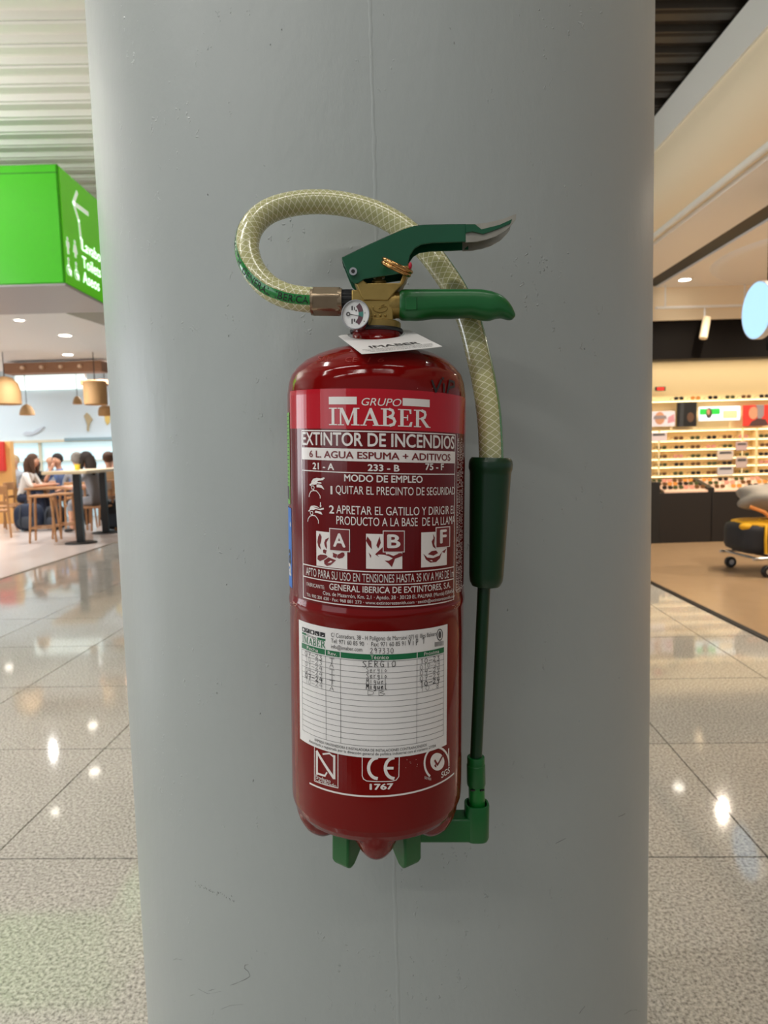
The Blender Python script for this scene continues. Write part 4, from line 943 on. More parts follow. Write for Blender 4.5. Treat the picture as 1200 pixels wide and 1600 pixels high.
# direction of the printed stripe around the hose: front at the nut, outside further on
keys = [(0, -12), (0.05, -18), (0.09, -30), (0.13, -46), (0.17, -66), (0.24, -105), (0.40, -150), (0.55, -95), (0.62, -80), (0.75, -72), (1.0, -68)]
def stripe_ang(u): return rad(interp(keys, u))
def hose_pt(s, a, off):
    s = max(0, min(slen[-1], s)); i = 0
    lo, hi = 0, N - 1
    while hi - lo > 1:
        md = (lo + hi) // 2
        if slen[md] <= s: lo = md
        else: hi = md
    t = (s - slen[lo]) / max(1e-9, slen[hi] - slen[lo]); c_ = pts[lo].lerp(pts[hi], t); T = tan[lo].lerp(tan[hi], t).normalized()
    f_ = Vector((0, -1, 0)); f_ = (f_ - T * f_.dot(T)).normalized(); g_ = T.cross(f_)
    aa = stripe_ang(s / slen[-1]) + a
    return c_ + (f_ * math.cos(aa) + g_ * math.sin(aa)) * (HR + off)
b = MB(); M_ = 240; w_ = 0.0042 / HR
b.add([hose_pt(slen[-1] * i / M_, -w_ + 2 * w_ * j / 4, 0.00015) for i in range(M_ + 1) for j in range(5)], [(i * 5 + j, i * 5 + j + 1, (i + 1) * 5 + j + 1, (i + 1) * 5 + j) for i in range(M_) for j in range(4)])
eb(b, 'hose_stripe', MT['stripe'], hose, smooth=80)
vs, fs_ = glyphs('ZENITH  GENERAL  IBERICA', 0.01); a = min(v[0] for v in vs); b2 = max(v[0] for v in vs); S0, S1 = 0.098, 0.003
eb(MB().add([hose_pt(S0 + (S1 - S0) * (x_ - a) / (b2 - a), (y_ / CAP - 0.5) * 0.0058 / HR, 0.00035) for x_, y_ in vs], fs_), 'lettering', MT['ink'], hose)

# ---- foam lance hanging beside the cylinder
def axis_lathe(b, A_, B_, prof_, n=32):
    A_, B_ = Vector(A_), Vector(B_); d = (B_ - A_).normalized(); L_ = (B_ - A_).length; x_ = Vector((0, -1, 0)); x_ = (x_ - d * x_.dot(d)).normalized(); y_ = d.cross(x_)
    vs = [A_ + d * (t * L_) + (x_ * math.cos(2 * pi * i / n) + y_ * math.sin(2 * pi * i / n)) * max(r, 1e-5) for r, t in prof_ for i in range(n)]
    return b.add(vs, [(k * n + i, k * n + (i + 1) % n, (k + 1) * n + (i + 1) % n, (k + 1) * n + i) for k in range(len(prof_) - 1) for i in range(n)])
p_ = rr(100, 820) / 100
LY = 0.003
sl_ = MB(); axis_lathe(sl_, Lp(767, 715, LY), Lp(759, 917, LY), [(0, 0), (30 * p_, 0), (33 * p_, .02), (34 * p_, .045), (34 * p_, .085), (32.5 * p_, .105), (32 * p_, .13), (30 * p_, .45), (27 * p_, .9), (26 * p_, .95), (22 * p_, .99), (15 * p_, 1), (0, 1)])
sleeve = eb(sl_, 'lance_sleeve', MT['dgreen'], smooth=35); sleeve['label'] = 'dark green tapered grip sleeve of the foam lance'
p2_ = rr(100, 1100) / 100
b = MB(); axis_lathe(b, Lp(756.5, 912, LY), Lp(743.3, 1192, LY), [(10.2 * p_, 0), (9.8 * p_, 1)], 24); eb(b, 'lance_tube', MT['dgreen'], smooth=40)
b = MB(); axis_lathe(b, Lp(743.5, 1182, LY), Lp(744, 1226, LY), [(0, 0), (13.2 * p2_, 0), (13.8 * p2_, .02), (13.8 * p2_, .26), (14.6 * p2_, .28), (14.8 * p2_, .95), (14.3 * p2_, 1), (0, 1)]); eb(b, 'nozzle_collar', MT['green'], smooth=35)
b = MB(); axis_lathe(b, Lp(744.5, 1224, LY), Lp(746, 1300, LY), [(0, 0), (12.8 * p2_, 0), (12.8 * p2_, 1), (0, 1)]); noz = eb(b, 'nozzle', mat('mid_green_plastic', (18, 116, 42), 0.35), smooth=35)
b = MB()
for x0_, x1_ in ((735.5, 744), (750, 756)):
    pa, pb = Lp(x0_, 1235, LY - 13.1 * p2_), Lp(x1_, 1234, LY - 10 * p2_)
    b.beam(pa, pb, 0.002, 0.0012)
eb(b, 'nozzle_slot', MT['rubber'], noz)

# ---- green plastic foot and lance holder under the cylinder
zft = zz(1359, 538, -0.047)
def foot_mesh(ang):
    pr_ = [(0.030, zbot + 0.002), (0.0555, zbot + 0.002), (0.0560, zft + 0.006), (0.0535, zft + 0.0012), (0.050, zft), (0.045, zft + 0.001), (0.026, zbot - 0.011), (0.020, zbot - 0.010)]
    w_ = 0.0098; vs = []
    for sgn in (-1, 1):
        for r_, z_ in pr_:
            ww = w_ * (0.9 if z_ < zft + 0.004 else 1)
            vs.append((r_ * math.sin(ang) + sgn * ww * math.cos(ang), -r_ * math.cos(ang) + sgn * ww * math.sin(ang), z_))
    n = len(pr_)
    return MB().add(vs, [tuple(range(n)), tuple(range(n, 2 * n))] + [(i, (i + 1) % n, n + (i + 1) % n, n + i) for i in range(n)])
hub = MB().lathe([(0.001, zbot - 0.001), (0.030, zbot - 0.001), (0.030, zbot - 0.010), (0.001, zbot - 0.010)], 30)
hub = eb(hub, 'foot_ring', MT['green'], smooth=40); hub['label'] = 'green plastic foot with lance holder'
for k_ in range(5): eb(foot_mesh(rad(36 + 72 * k_)), 'foot', MT['green'], hub, bevel=0.0022, smooth=40)
zc0, zc1 = zz(1256, 745), zz(1311, 745); cxp = Lp(744.5, 1285, 0.002)
def slot_outline(rx, ry, n=24): return [(cxp.x + rx * math.copysign(abs(math.cos(2 * pi * i / n)) ** .7, math.cos(2 * pi * i / n)), cxp.y + ry * math.copysign(abs(math.sin(2 * pi * i / n)) ** .7, math.sin(2 * pi * i / n))) for i in range(n)]
ro = 19.5 * p2_; n_ = 24; vs = []
for rx_, z_ in ((ro * .9, zc1), (ro, zc1 + .003), (ro, zc0 - .001), (ro * .97, zc0), (ro * .82, zc0), (ro * .8, zc0 - .02), (ro * .1, zc0 - .02)):
    vs += [(x_, y_, z_) for x_, y_ in slot_outline(rx_, rx_ * .95)]
cup = MB().add(vs, [(k * n_ + i, k * n_ + (i + 1) % n_, (k + 1) * n_ + (i + 1) % n_, (k + 1) * n_ + i) for k in range(6) for i in range(n_)] + [tuple(range(n_))])
eb(cup, 'lance_cup', MT['green'], hub, smooth=40)
eb(MB().box(0.020, cxp.x, cxp.y - ro * .86, cxp.y + ro * .86, zc1 + 0.0005, zz(1274, 720)), 'holder_arm', MT['green'], hub, bevel=0.002)
# hidden hook plate that carries the weight on the column
b = MB(); b.box(-0.02, 0.02, 0.088, 0.1035, zz(660), zz(545)); b.box(-0.012, 0.012, 0.02, 0.09, zz(541), zz(536)); b.box(-0.012, 0.012, 0.02, 0.024, zz(541), zz(531)); eb(b, 'wall_hook', MT['nickel'])

# ================================================================== LEFT: GREEN SIGN
SY = 5.6
c_ = at(95, 350, SY); zb_s = at(100, 443, SY).z; zt_s = at(88, 256, SY).z; SX = c_.x
sign = thing('direction_sign', (SX, SY, zb_s), 'big green hanging direction sign box with white arrow and pictograms', 'sign')
def rel(o, p): return Vector(p) - o.location
hS = zt_s - zb_s
MB().box(-3.2, 0, 0, 1.0, 0, hS).build('box', MT['signg'], sign, bevel=0.006)
MB().box(-3.19, -0.01, -0.006, 0.002, 0.01, hS - 0.01).build('front_face', MT['signf'], sign)
MB().box(-0.002, 0.006, 0.02, 0.98, 0.01, hS - 0.01).build('lettered_face', MT['signs'], sign)
MB().box(-3.22, 0.012, -0.012, 1.01, -0.02, 0.0).build('base_tray', MT['signb'], sign, bevel=0.004)
MB().box(-3.2, 0.0, -0.008, 0.0, hS - 0.07, hS - 0.062).build('seam', mat('sign_seam', (40, 140, 4), 0.4), sign)
for yy in (0.3, 0.7):
    MB().bar((-2.6, yy, hS), (-2.6, yy, 4.05 - zb_s), 0.012).build('hanging_rod', MT['nickel'], sign)
SFX = SX + 0.0075
def sface(px, py): q_ = on_x(px, py, SFX); return Vector((SFX - SX, q_.y - SY, q_.z - zb_s))
def ribbon_x(pts, w, name, m_):
    b = MB()
    for p, q_ in zip(pts, pts[1:]):
        d = (q_ - p).normalized(); n_ = Vector((0, -d.z, d.y)) * (w / 2); e = d * (w * 0.3)
        ps = [p - e - n_, q_ + e - n_, q_ + e + n_, p - e + n_]
        b.add(ps + [v + Vector((0.002, 0, 0)) for v in ps], [(3, 2, 1, 0), (4, 5, 6, 7), (0, 1, 5, 4), (1, 2, 6, 5), (2, 3, 7, 6), (3, 0, 4, 7)])
    return b.build(name, m_, sign)
ribbon_x([sface(120, 301), sface(114.5, 317), sface(137, 334)], 0.035, 'arrow_head', MT['signw'])
ribbon_x([sface(114.5, 317), sface(123, 345), sface(126, 372), sface(128, 388)], 0.03, 'arrow_shaft', MT['signw'])
def sign_text(tx, px, py, cap_px, hscale=1.0):
    vs, fs_ = glyphs(tx, 0.01); p0 = sface(px, py); p1 = sface(px, py - cap_px); k = (p1.z - p0.z) / CAP; a = min(v[0] for v in vs)
    MB().add([(p0.x + 0.002, p0.y + (x - a) * k * hscale, p0.z + y * k) for x, y in vs], fs_).build('lettering', MT['signw'], sign)
sign_text('Lavabos', 128.5, 391, 17); sign_text('Toilets', 129, 417, 17); sign_text('Aseos', 130, 441, 17)
def sign_fig(px, py, h_px, name, extra=0):
    p0 = sface(px, py); h = sface(px, py - h_px).z - p0.z; X = p0.x + 0.002; b = MB()
    C = lambda y, z: (X, p0.y + y * h, p0.z + z * h)
    b.add([C(0.12 * math.cos(t * pi / 6), 0.88 + 0.12 * math.sin(t * pi / 6)) for t in range(12)], [tuple(range(12))])
    if extra == 0: b.add([C(-.2, .74), C(-.2, .4), C(-.12, .4), C(-.12, 0), C(.12, 0), C(.12, .4), C(.2, .4), C(.2, .74)], [tuple(range(8))])
    elif extra == 1: b.add([C(-.14, .74), C(-.3, .25), C(-.12, .25), C(-.12, 0), C(.12, 0), C(.12, .25), C(.3, .25), C(.14, .74)], [tuple(range(8))])
    else:
        b.add([C(-.1, .74), C(-.1, .35), C(.35, .35), C(.35, 0), C(.25, 0), C(.25, .25), C(.05, .45), C(.1, .74)], [tuple(range(8))])
        n_ = 16; b.add([C(r_ * math.cos(2 * pi * i / n_), .28 + r_ * math.sin(2 * pi * i / n_)) for r_ in (.22, .3) for i in range(n_)], [(i, (i + 1) % n_, n_ + (i + 1) % n_, n_ + i) for i in range(n_)])
    b.build(name, MT['signw'], sign)
sign_fig(106.5, 397, 26, 'man_pictogram'); sign_fig(118, 403, 27, 'woman_pictogram', 1); sign_fig(108, 430, 27, 'baby_room_pictogram', 2); sign_fig(120, 437, 27, 'wheelchair_pictogram', 2)

# ================================================================== LEFT: DINING AREA
ZC = 2.75
e0, e1, e2 = on_z(0, 470, ZC), on_z(56, 475, ZC), on_z(168, 510, ZC)
dirn = (e2 - e1).normalized(); e3 = e2 + dirn * 2.5
can = MB().prism([(-14, e0.y - 0.1), (e0.x, e0.y), (e1.x, e1.y), (e3.x, e3.y), (e3.x, 11.6), (-14, 11.6)], ZC, ZC + 0.18, 'z').build('ceiling_canopy', MT['white']); struct(can, 'white canopy ceiling over the dining area')
can2 = MB().box(-14, -2, 11.4, 15.3, 3.32, 3.5).build('ceiling_dining_back', MT['white']); struct(can2, 'white ceiling at the back of the dining area')
def downlight(p, z, label, r=0.06):
    o = thing('downlight', (p.x, p.y, z), label, 'downlight', group='recessed downlights')
    MB().lathe([(r, -0.004), (r * 1.3, -0.006), (r * 1.35, 0.0)], 20).build('rim', MT['white'], o, smooth=40)
    MB().lathe([(0.0005, -0.003), (r, -0.003)], 20).build('lens', MT['downl'], o)
    return o
downlight(on_z(102, 524, ZC), ZC, 'small downlight in the white dining canopy, nearest the column', 0.07)
for k_, (px, py) in enumerate(((145, 1134), (14, 1043))):
    q_ = on_z(px, py, -ZC); downlight(q_, ZC, ('downlight in the canopy mirrored in the floor close to the column', 'downlight in the canopy mirrored in the floor at the far left')[k_], 0.07)
downlight(on_z(30, 500, ZC), ZC, 'downlight in the white canopy right below the green sign', 0.05)
def beam_thing(px0, px1, py0, py1, Y, label, pegs=0):
    a, b_ = at(px0, py0, Y), at(px1, py1, Y); zt_, zb2 = a.z, b_.z
    o = thing('ceiling_beam', ((a.x + b_.x) / 2, Y, zb2), label, 'beam', group='wooden ceiling beams'); w = b_.x - a.x
    MB().box(-w / 2, w / 2, 0, 0.25, 0, zt_ - zb2).build('board', MT['walnut'], o, bevel=0.006)
    for s_ in (-1, 1): MB().bar((s_ * w * 0.42, 0.12, zt_ - zb2), (s_ * w * 0.42, 0.12, ZC - zb2), 0.012).build('hanger', MT['white'], o)
    for k in range(pegs): MB().bar((w * (-0.3 + 0.195 * k), -0.05, (zt_ - zb2) * 0.5), (w * (-0.3 + 0.195 * k), 0.0, (zt_ - zb2) * 0.5), 0.025, n=12).build('peg', mat('peg_pale', (222, 190, 160), 0.5) if k == 0 else bpy.data.materials['peg_pale'], o)
    return o
beam_thing(5, 159, 567.5, 580, 10.4, 'long brown wooden beam with pale pegs under the canopy', 4)
beam_thing(125, 176, 594, 600, 11.2, 'short brown wooden beam above the drum lampshade')
def pendant(px, py, Y, r_px, h_px, label, kind):
    c = at(px, py, Y); k = Y / F * 1.005; r = r_px * k; h = h_px * k
    o = thing('pendant_lamp', (c.x, Y, c.z - h / 2), label, 'lamp', group='woven pendant lamps')
    if kind == 'dome': pf = [(r, 0), (r * 0.99, h * .45), (r * .85, h * .75), (r * .5, h * .95), (r * .15, h)]
    elif kind == 'drum': pf = [(r, 0), (r, h * .96), (r * .95, h), (r * .1, h)]
    else: pf = [(r * 1.0, 0), (r * .9, h * .4), (r * .6, h * .8), (r * .2, h)]
    MB().lathe(pf + [(q_[0] * .96, q_[1] - .004) for q_ in reversed(pf)], 32).build('shade', MT['rattan'], o, smooth=50)
    MB().bar((0, 0, h), (0, 0, (ZC if Y < 11.5 else 3.32) - (c.z - h / 2)), 0.006).build('cord', MT['black'], o)
    MB().sphere((0, 0, h * .45), min(.05, r * .4), n=12, k=8).build('bulb', MT['bulb'], o, smooth=80)
pendant(8, 610, 9.6, 22, 42, 'tan woven dome lampshade hanging at the far left edge', 'dome')
pendant(149, 614, 9.8, 17, 35, 'tan woven drum lampshade hanging beside the column', 'drum')
pendant(166, 641, 12, 12, 16, 'small woven lampshade lower behind the drum lampshade', 'dome')
pendant(121, 625, 12.5, 7, 12, 'tiny woven lampshade farther back left of the drum lampshade', 'cone')
pendant(42, 640, 12.5, 11, 16, 'pale woven lampshade farther back right of the dome lampshade', 'cone')

WY = 15.0
zl0 = at(60, 690, WY).z; zl1 = at(60, 634, WY).z; ztop = at(60, 586, WY).z
wl = MB().box(-14, -2.0, WY, WY + 0.2, zl0, 3.4).build('wall_dining', MT['bluewall']); struct(wl, 'pale blue back wall of the dining area')
win1 = MB().box(at(26, 600, WY).x, at(134, 600, WY).x, WY - 0.05, WY, at(60, 609, WY).z, at(60, 587, WY).z).build('window_1', MT['skyday']); struct(win1, 'bright high window under the canopy')
wl2 = MB().box(-14, -2, WY + 0.05, WY + 0.12, 0.0, zl0).build('window_2', MT['glassday']); struct(wl2, 'tall pale daylit glazing behind the diners')
MB().box(-14, -2, WY - 0.06, WY + 0.06, zl0 - 0.03, zl0 + 0.03).build('head_rail', MT['mull'], wl2)
for px in (14, 63): 
    x_ = at(px, 710, WY).x; MB().box(x_ - 0.025, x_ + 0.025, WY - 0.03, WY + 0.06, 0, zl0).build('mullion', MT['mull'], wl2)
MB().box(at(104, 700, WY).x, -2, WY - 0.08, WY - 0.02, at(60, 691, WY).z, at(60, 686, WY).z).build('teal_rail', MT['teal'], wl2)
MB().box(-14, -2, WY - 0.02, WY + 0.1, at(60, 722, WY).z, at(60, 720, WY).z).build('transom', MT['mull'], wl2)
# sea creature and wave drawn in relief on the blue wall
def relief(pts, Y, th, name, m_, label, cat):
    P_ = [at(x, y, Y) for x, y in pts]; c = sum(P_, Vector()) / len(P_); o = MB().prism([(p.x - c.x, p.z - c.z) for p in P_], -th, 0).build(name, m_); o.location = (c.x, Y, c.z); return tag(o, label, cat)
gd = mat('relief_gold', (196, 178, 140), 0.5); gw = mat('relief_grey', (206, 216, 226), 0.5)
relief([(132, 650), (136, 645), (140, 648), (145, 656), (142, 660), (140, 666), (139, 674), (136.5, 673), (137, 664), (135, 657)], WY - 0.002, 0.03, 'wall_relief', gd, 'golden sea horse shaped relief on the pale blue wall', 'wall relief')
relief([(36, 678), (42, 674), (52, 675), (60, 670), (70, 666), (69, 669), (60, 676), (50, 680), (40, 681)], WY - 0.002, 0.03, 'wall_relief', gw, 'grey wave shaped relief low on the pale blue wall', 'wall relief')
relief([(164, 650), (172, 648), (172, 660), (168, 664), (165, 658)], WY - 0.002, 0.03, 'wall_relief', mat('relief_yellow', (238, 206, 120), 0.5), 'yellow shell shaped relief next to the column edge', 'wall relief')
p0 = at(-10, 740, 13.6); p1 = at(15, 690, 13.6)
o = MB().box(-(p1.x - p0.x), 0, 0, 0.15, 0, p1.z).build('partition_board', MT['orange'], None, bevel=0.01); o.location = (p1.x, 13.6, 0.004); tag(o, 'orange wooden partition at the far left of the dining area', 'partition')
zr_ = at(3, 736, 13.5).z
o = MB().box(-0.3, 0, 0, 0.08, 0, at(3, 690, 13.5).z - zr_).build('red_banner', MT['redp'], None, bevel=0.01); o.location = (at(3, 690, 13.5).x, 13.52, zr_); tag(o, 'narrow red banner on the partition at the left picture edge', 'banner')

# ---- furniture
def make_stool(p, label, rz):
    o = thing('bar_stool', (p.x, p.y, 0.004), label, 'stool', rz, 'wooden bar stools at the high table'); h = 0.72
    MB().box(-.17, .17, -.17, .17, h - .035, h).build('seat', MT['oak'], o, bevel=.012)
    for sx in (-1, 1):
        for sy in (-1, 1): MB().bar((sx * .14, sy * .14, h - .03), (sx * .185, sy * .185, 0), .019, .016, 10).build('leg', MT['oak'], o, smooth=40)
    for z_ in (.22,):
        for a in range(4):
            q_ = [(-1, -1), (1, -1), (1, 1), (-1, 1)]; k = .171
            MB().bar((q_[a][0] * k, q_[a][1] * k, z_), (q_[(a + 1) % 4][0] * k, q_[(a + 1) % 4][1] * k, z_), .011, n=8).build('stretcher', MT['oak'], o)
    return o
stl = make_stool(on_floor(72, 846), 'wooden bar stool at the free end of the high table', 0.25)
copy_tree(stl, on_floor(108, 840) + Vector((0, 0, .004)), 0.1, 'wooden bar stool close to the first black table post')
q1, q2 = on_floor(127, 849), on_floor(166, 833)
dv = (q2 - q1); ang = math.atan2(dv.y, dv.x)
tb = thing('high_table', (q1.x, q1.y, 0.004), 'long high table with pale top and square black posts', 'table', ang)
L_ = dv.length; ZT = at(127, 735, q1.y).z
MB().box(-0.55, L_ + 0.4, -0.30, 0.30, ZT - 0.045, ZT).build('table_top', MT['palewood'], tb, bevel=.006)
for x_ in (0, L_):
    MB().box(x_ - .05, x_ + .05, -.05, .05, 0.01, ZT - .045).build('post', MT['black'], tb, bevel=.004)
    MB().lathe([(.001, .02), (.22, .018), (.23, .0)], 28, (x_, 0, 0)).build('base_plate', MT['black'], tb, smooth=30)
cp = at(121, 733, q1.y + .15)
o = MB().lathe([(.001, 0), (.032, 0), (.04, .085), (.036, .085), (.03, .008), (.001, .008)], 20).build('cup', mat('yellow_cup', (250, 226, 70), 0.4), None, smooth=40); o.location = (cp.x, q1.y + .15, ZT + .005); tag(o, 'yellow cup standing on the high table', 'cup')

def make_chair(p, label, rz, seat_h=.45):
    o = thing('dining_chair', (p.x, p.y, 0.004), label, 'chair', rz, 'wooden chairs of the dining area'); h = seat_h
    MB().box(-.2, .2, -.2, .2, h - .03, h).build('seat', MT['oak'], o, bevel=.012)
    for sx in (-1, 1):
        MB().bar((sx * .17, .17, h - .02), (sx * .19, .20, 0), .018, .015, 10).build('leg', MT['oak'], o)
        MB().bar((sx * .17, -.18, h + .38), (sx * .19, -.22, 0), .018, .016, 10).build('leg', MT['oak'], o)
    MB().box(-.19, .19, -.195, -.17, h + .26, h + .40).build('backrest', MT['oak'], o, bevel=.01)
    MB().box(-.17, .17, -.19, -.175, h + .10, h + .15).build('back_slat', MT['oak'], o, bevel=.006)
    return o
def make_table(p, label, rz, lx, ly, h=.74):
    o = thing('dining_table', (p.x, p.y, .004), label, 'table', rz, 'low wooden dining tables')
    MB().box(-lx / 2, lx / 2, -ly / 2, ly / 2, h - .035, h).build('table_top', MT['oak'], o, bevel=.008)
    for sx in (-1, 1):
        for sy in (-1, 1): MB().box(sx * (lx / 2 - .06) - .025, sx * (lx / 2 - .06) + .025, sy * (ly / 2 - .06) - .025, sy * (ly / 2 - .06) + .025, 0, h - .035).build('leg', MT['oak'], o)
    return o

# ---- people
skinm = mat('skin_warm', (222, 168, 138), 0.5); eyem = mat('eye_dark', (30, 24, 20), 0.3)
def person(hip, face, label, shirt, trousers, hairc, seat=.46, lean=.12, long_hair=False, bald=False, arms='table', head_turn=0.0, skirt=False, skin=None):
    """seated figure grown from a jointed skeleton; +y of its own axes is where it faces"""
    o = thing('person', (hip.x, hip.y, 0.004), label, 'person', face, 'people sitting in the dining area')
    skin = skin or skinm
    H = seat + .09; V = []; Rr = []; Eg = []
    def add(p, r, par=None):
        V.append(Vector(p)); Rr.append(r); i = len(V) - 1
        if par is not None: Eg.append((par, i))
        return i
    lf = lambda h: lean * h / .5
    pel = add((0, 0, H), .135)
    wai = add((0, lf(.18), H + .18), .115, pel); che = add((0, lf(.36) + .01, H + .36), .13, wai); nk0 = add((0, lf(.47), H + .48), .06, che)
    nk1 = add((0, lf(.52) + .01, H + .56), .05, nk0); hy, hz = lf(.6) + .03, H + .69
    hd0 = add((0, hy, H + .625), .075, nk1); hd1 = add((0, hy - .005, hz + .01), .095, hd0); hd2 = add((0, hy - .01, hz + .085), .07, hd1)
    add((0, hy + .105, hz - .015), .014, add((0, hy + .085, hz), .03, hd1))
    for s_ in (-1, 1):
        ear = add((s_ * .095, hy - .01, hz - .005), .016, hd1)
        hipj = add((s_ * .095, .03, H - .01), .092, pel); kn = add((s_ * .115, .44, H - .02), .062, hipj); an = add((s_ * .12, .42 if seat < .6 else .36, .10 if seat < .6 else .34), .042, kn)
        he = add((s_ * .12, .43, .05 if seat < .6 else .29), .04, an); add((s_ * .13, .58, .035 if seat < .6 else .275), .032, he)
        sh = add((s_ * .17, lf(.44), H + .44), .062, che); 
        if arms == 'table': el = (s_ * .23, lf(.3) + .16, H + .22); wr = (s_ * .10, lf(.3) + .42, H + .235)
        elif arms == 'face' and s_ > 0: el = (s_ * .2, lf(.3) + .22, H + .26); wr = (s_ * .06, hy + .10, hz - .16)
        else: el = (s_ * .24, lf(.2) + .02, H + .18); wr = (s_ * .14, .28, H + .10)
        e_ = add(el, .045, sh); w_ = add(wr, .029, e_); d = (Vector(wr) - Vector(el)).normalized(); sd = Vector((1, 0, 0)) - d * d.x; sd.normalize()
        pm = add(Vector(wr) + d * .07, .030, w_)
        for f_, (off, ln) in enumerate(((-.027, .065), (-.009, .078), (.009, .074), (.027, .058))):
            k1 = add(Vector(wr) + d * .105 + sd * off, .0095, pm); k2 = add(Vector(wr) + d * (.105 + ln * .55) + sd * off * 1.1, .0085, k1); add(Vector(wr) + d * (.105 + ln * .95) + sd * off * 1.1 - Vector((0, 0, .012)), .0075, k2)
        t1 = add(Vector(wr) + d * .05 - sd * (s_ * .035), .011, w_); add(Vector(wr) + d * .085 - sd * (s_ * .055), .009, t1)
    me = bpy.data.meshes.new('body'); me.from_pydata(V, Eg, [])
    t = bpy.data.objects.new('t', me); COL.objects.link(t)
    sk = t.modifiers.new('s', 'SKIN'); sb = t.modifiers.new('u', 'SUBSURF'); sb.levels = 1
    for i, sv in enumerate(me.skin_vertices[0].data): sv.radius = (Rr[i], Rr[i] * (0.82 if i in (pel, wai, che) else 1)); sv.use_root = (i == pel)
    bpy.context.view_layer.update(); m2 = bpy.data.meshes.new_from_object(t.evaluated_get(bpy.context.evaluated_depsgraph_get()))
    bpy.data.objects.remove(t); m2.materials.clear()
    for mm in (skin, shirt, trousers, MT['black']): m2.materials.append(mm)
    sr = .35
    for pl in m2.polygons:
        c = pl.center; mi = 0
        if c.z < (.075 if seat < .6 else .32) : mi = 3
        elif c.z < H + .075 and c.y < .5 and (abs(c.x) < .2): mi = 2 if not (skirt and c.z < H - .16) else 0
        elif c.z < H + .52 and c.y < lf(.4) + .17: mi = 1
        if c.z > H + .09 and mi == 2: mi = 1
        if arms == 'table' and c.z > H + .1 and c.y > lf(.3) + .2 and c.z < H + .4: mi = 0
        pl.material_index = mi
    m2.shade_smooth(); link('body', m2, o)
    for s_ in (-1, 1): MB().sphere((s_ * .034, hy + .083, hz + .022), .011, n=8, k=6).build('eye', eyem, o)
    MB().sphere((0, hy + .082, hz - .052), .022, .008, .006, n=10, k=6).build('mouth', mat('lips', (176, 96, 88), 0.5) if 'lips' not in bpy.data.materials else bpy.data.materials['lips'], o)
    if not bald:
        b = MB()
        def cut(d): 
            return 1.0 if d.y < .35 or d.z > .45 else 0.86
        b.sphere((0, hy - .018, hz + .032), .106, .112, .112, n=20, k=12, fn=cut)
        if long_hair:
            b.sweep([(0, hy - .07, hz + .04), (0, hy - .10, hz - .08), (.0, hy - .10, hz - .2), (0, hy - .085, hz - .32)], [.085, .095, .085, .04], 14)
            for s_ in (-1, 1): b.sweep([(s_ * .08, hy, hz + .04), (s_ * .1, hy + .01, hz - .08), (s_ * .09, hy + .03, hz - .24)], [.04, .042, .02], 8)
        b.build('hair', hairc, o, smooth=70)
    return o
def cm(name, c): return mat(name, c, 0.75, bump=0.2, bscale=60)
hb, hd, hg, hl = cm('hair_brown', (84, 56, 38)), cm('hair_dark', (38, 28, 24)), cm('hair_grey', (150, 144, 136)), cm('hair_blond', (206, 176, 136))
wsh, bsh, blk, grs, dnm, tan_, lgt = cm('white_cotton', (236, 232, 226)), cm('blue_shirt', (120, 146, 196)), cm('black_cloth', (34, 34, 38)), cm('grey_knit', (150, 152, 158)), cm('navy_denim', (36, 44, 66)), cm('tan_cloth', (196, 160, 118)), cm('pale_grey_cloth', (190, 196, 206))
def seatp(px, Y): return Vector((at(px, 760, Y).x, Y, 0))
make_table(seatp(92, 12.95), 'low wooden table with the woman in white leaning on it', 0.0, .95, .75)
make_table(seatp(132, 14.35), 'low wooden table farther back behind the high table', 0.0, 1.0, .75)
R90 = pi / 2
make_chair(seatp(29, 12.9), 'wooden chair under the woman in white', -R90); person(seatp(31, 12.9), -R90 + .1, 'woman in white top with long brown hair leaning on a table', wsh, dnm, hb, lean=.21, long_hair=True)
make_chair(seatp(55, 13.9), 'wooden chair behind the low table, second from left', pi); person(seatp(55, 13.85), pi + .3, 'dark haired woman in black just behind the woman in white', blk, dnm, hd, lean=.05, long_hair=True)
make_chair(seatp(100, 13.9), 'wooden chair under the man in blue shirt', pi); person(seatp(100, 13.85), pi - .25, 'man in blue shirt resting his chin on one hand', bsh, dnm, hd, lean=.10, arms='face')
make_chair(seatp(78, 14.62), 'wooden chair under the bald man at the back', -R90 - .5); person(seatp(78, 14.62), -R90 - .5, 'bald man behind the man in blue shirt', lgt, dnm, hd, bald=True, lean=.05)
make_chair(seatp(28, 14.4), 'wooden chair under the blond person', pi); person(seatp(28, 14.35), pi, 'blond person in pale clothes behind the woman in white', lgt, tan_, hl, lean=.05, arms='lap')
make_chair(seatp(124, 12.2), 'wooden chair under the grey haired person', 0); person(seatp(124, 12.2), .5, 'grey haired person in grey seen from behind', grs, blk, hg, lean=.08)
make_chair(seatp(150, 11.6), 'wooden chair under the woman in grey', R90); person(seatp(150, 11.6), R90 - .25, 'dark haired woman in grey dress behind the high table', grs, grs, hd, lean=.12, long_hair=True, skirt=True)
make_chair(seatp(172, 12.9), 'wooden chair beside the column under the tan shirt', .2); person(seatp(172, 12.9), .4, 'brown haired person in tan shirt right beside the column', tan_, tan_, hb, lean=.05)
make_chair(seatp(181, 14.35), 'wooden chair farthest right at the back', pi); person(seatp(181, 14.3), pi, 'dark haired person half hidden by the column at the back', lgt, dnm, hd, lean=.0)
make_chair(seatp(-9, 11.2), 'empty wooden chair at the left picture edge', .5)
make_chair(seatp(-4, 12.2), 'empty wooden chair behind the chair at the left picture edge', -.6)
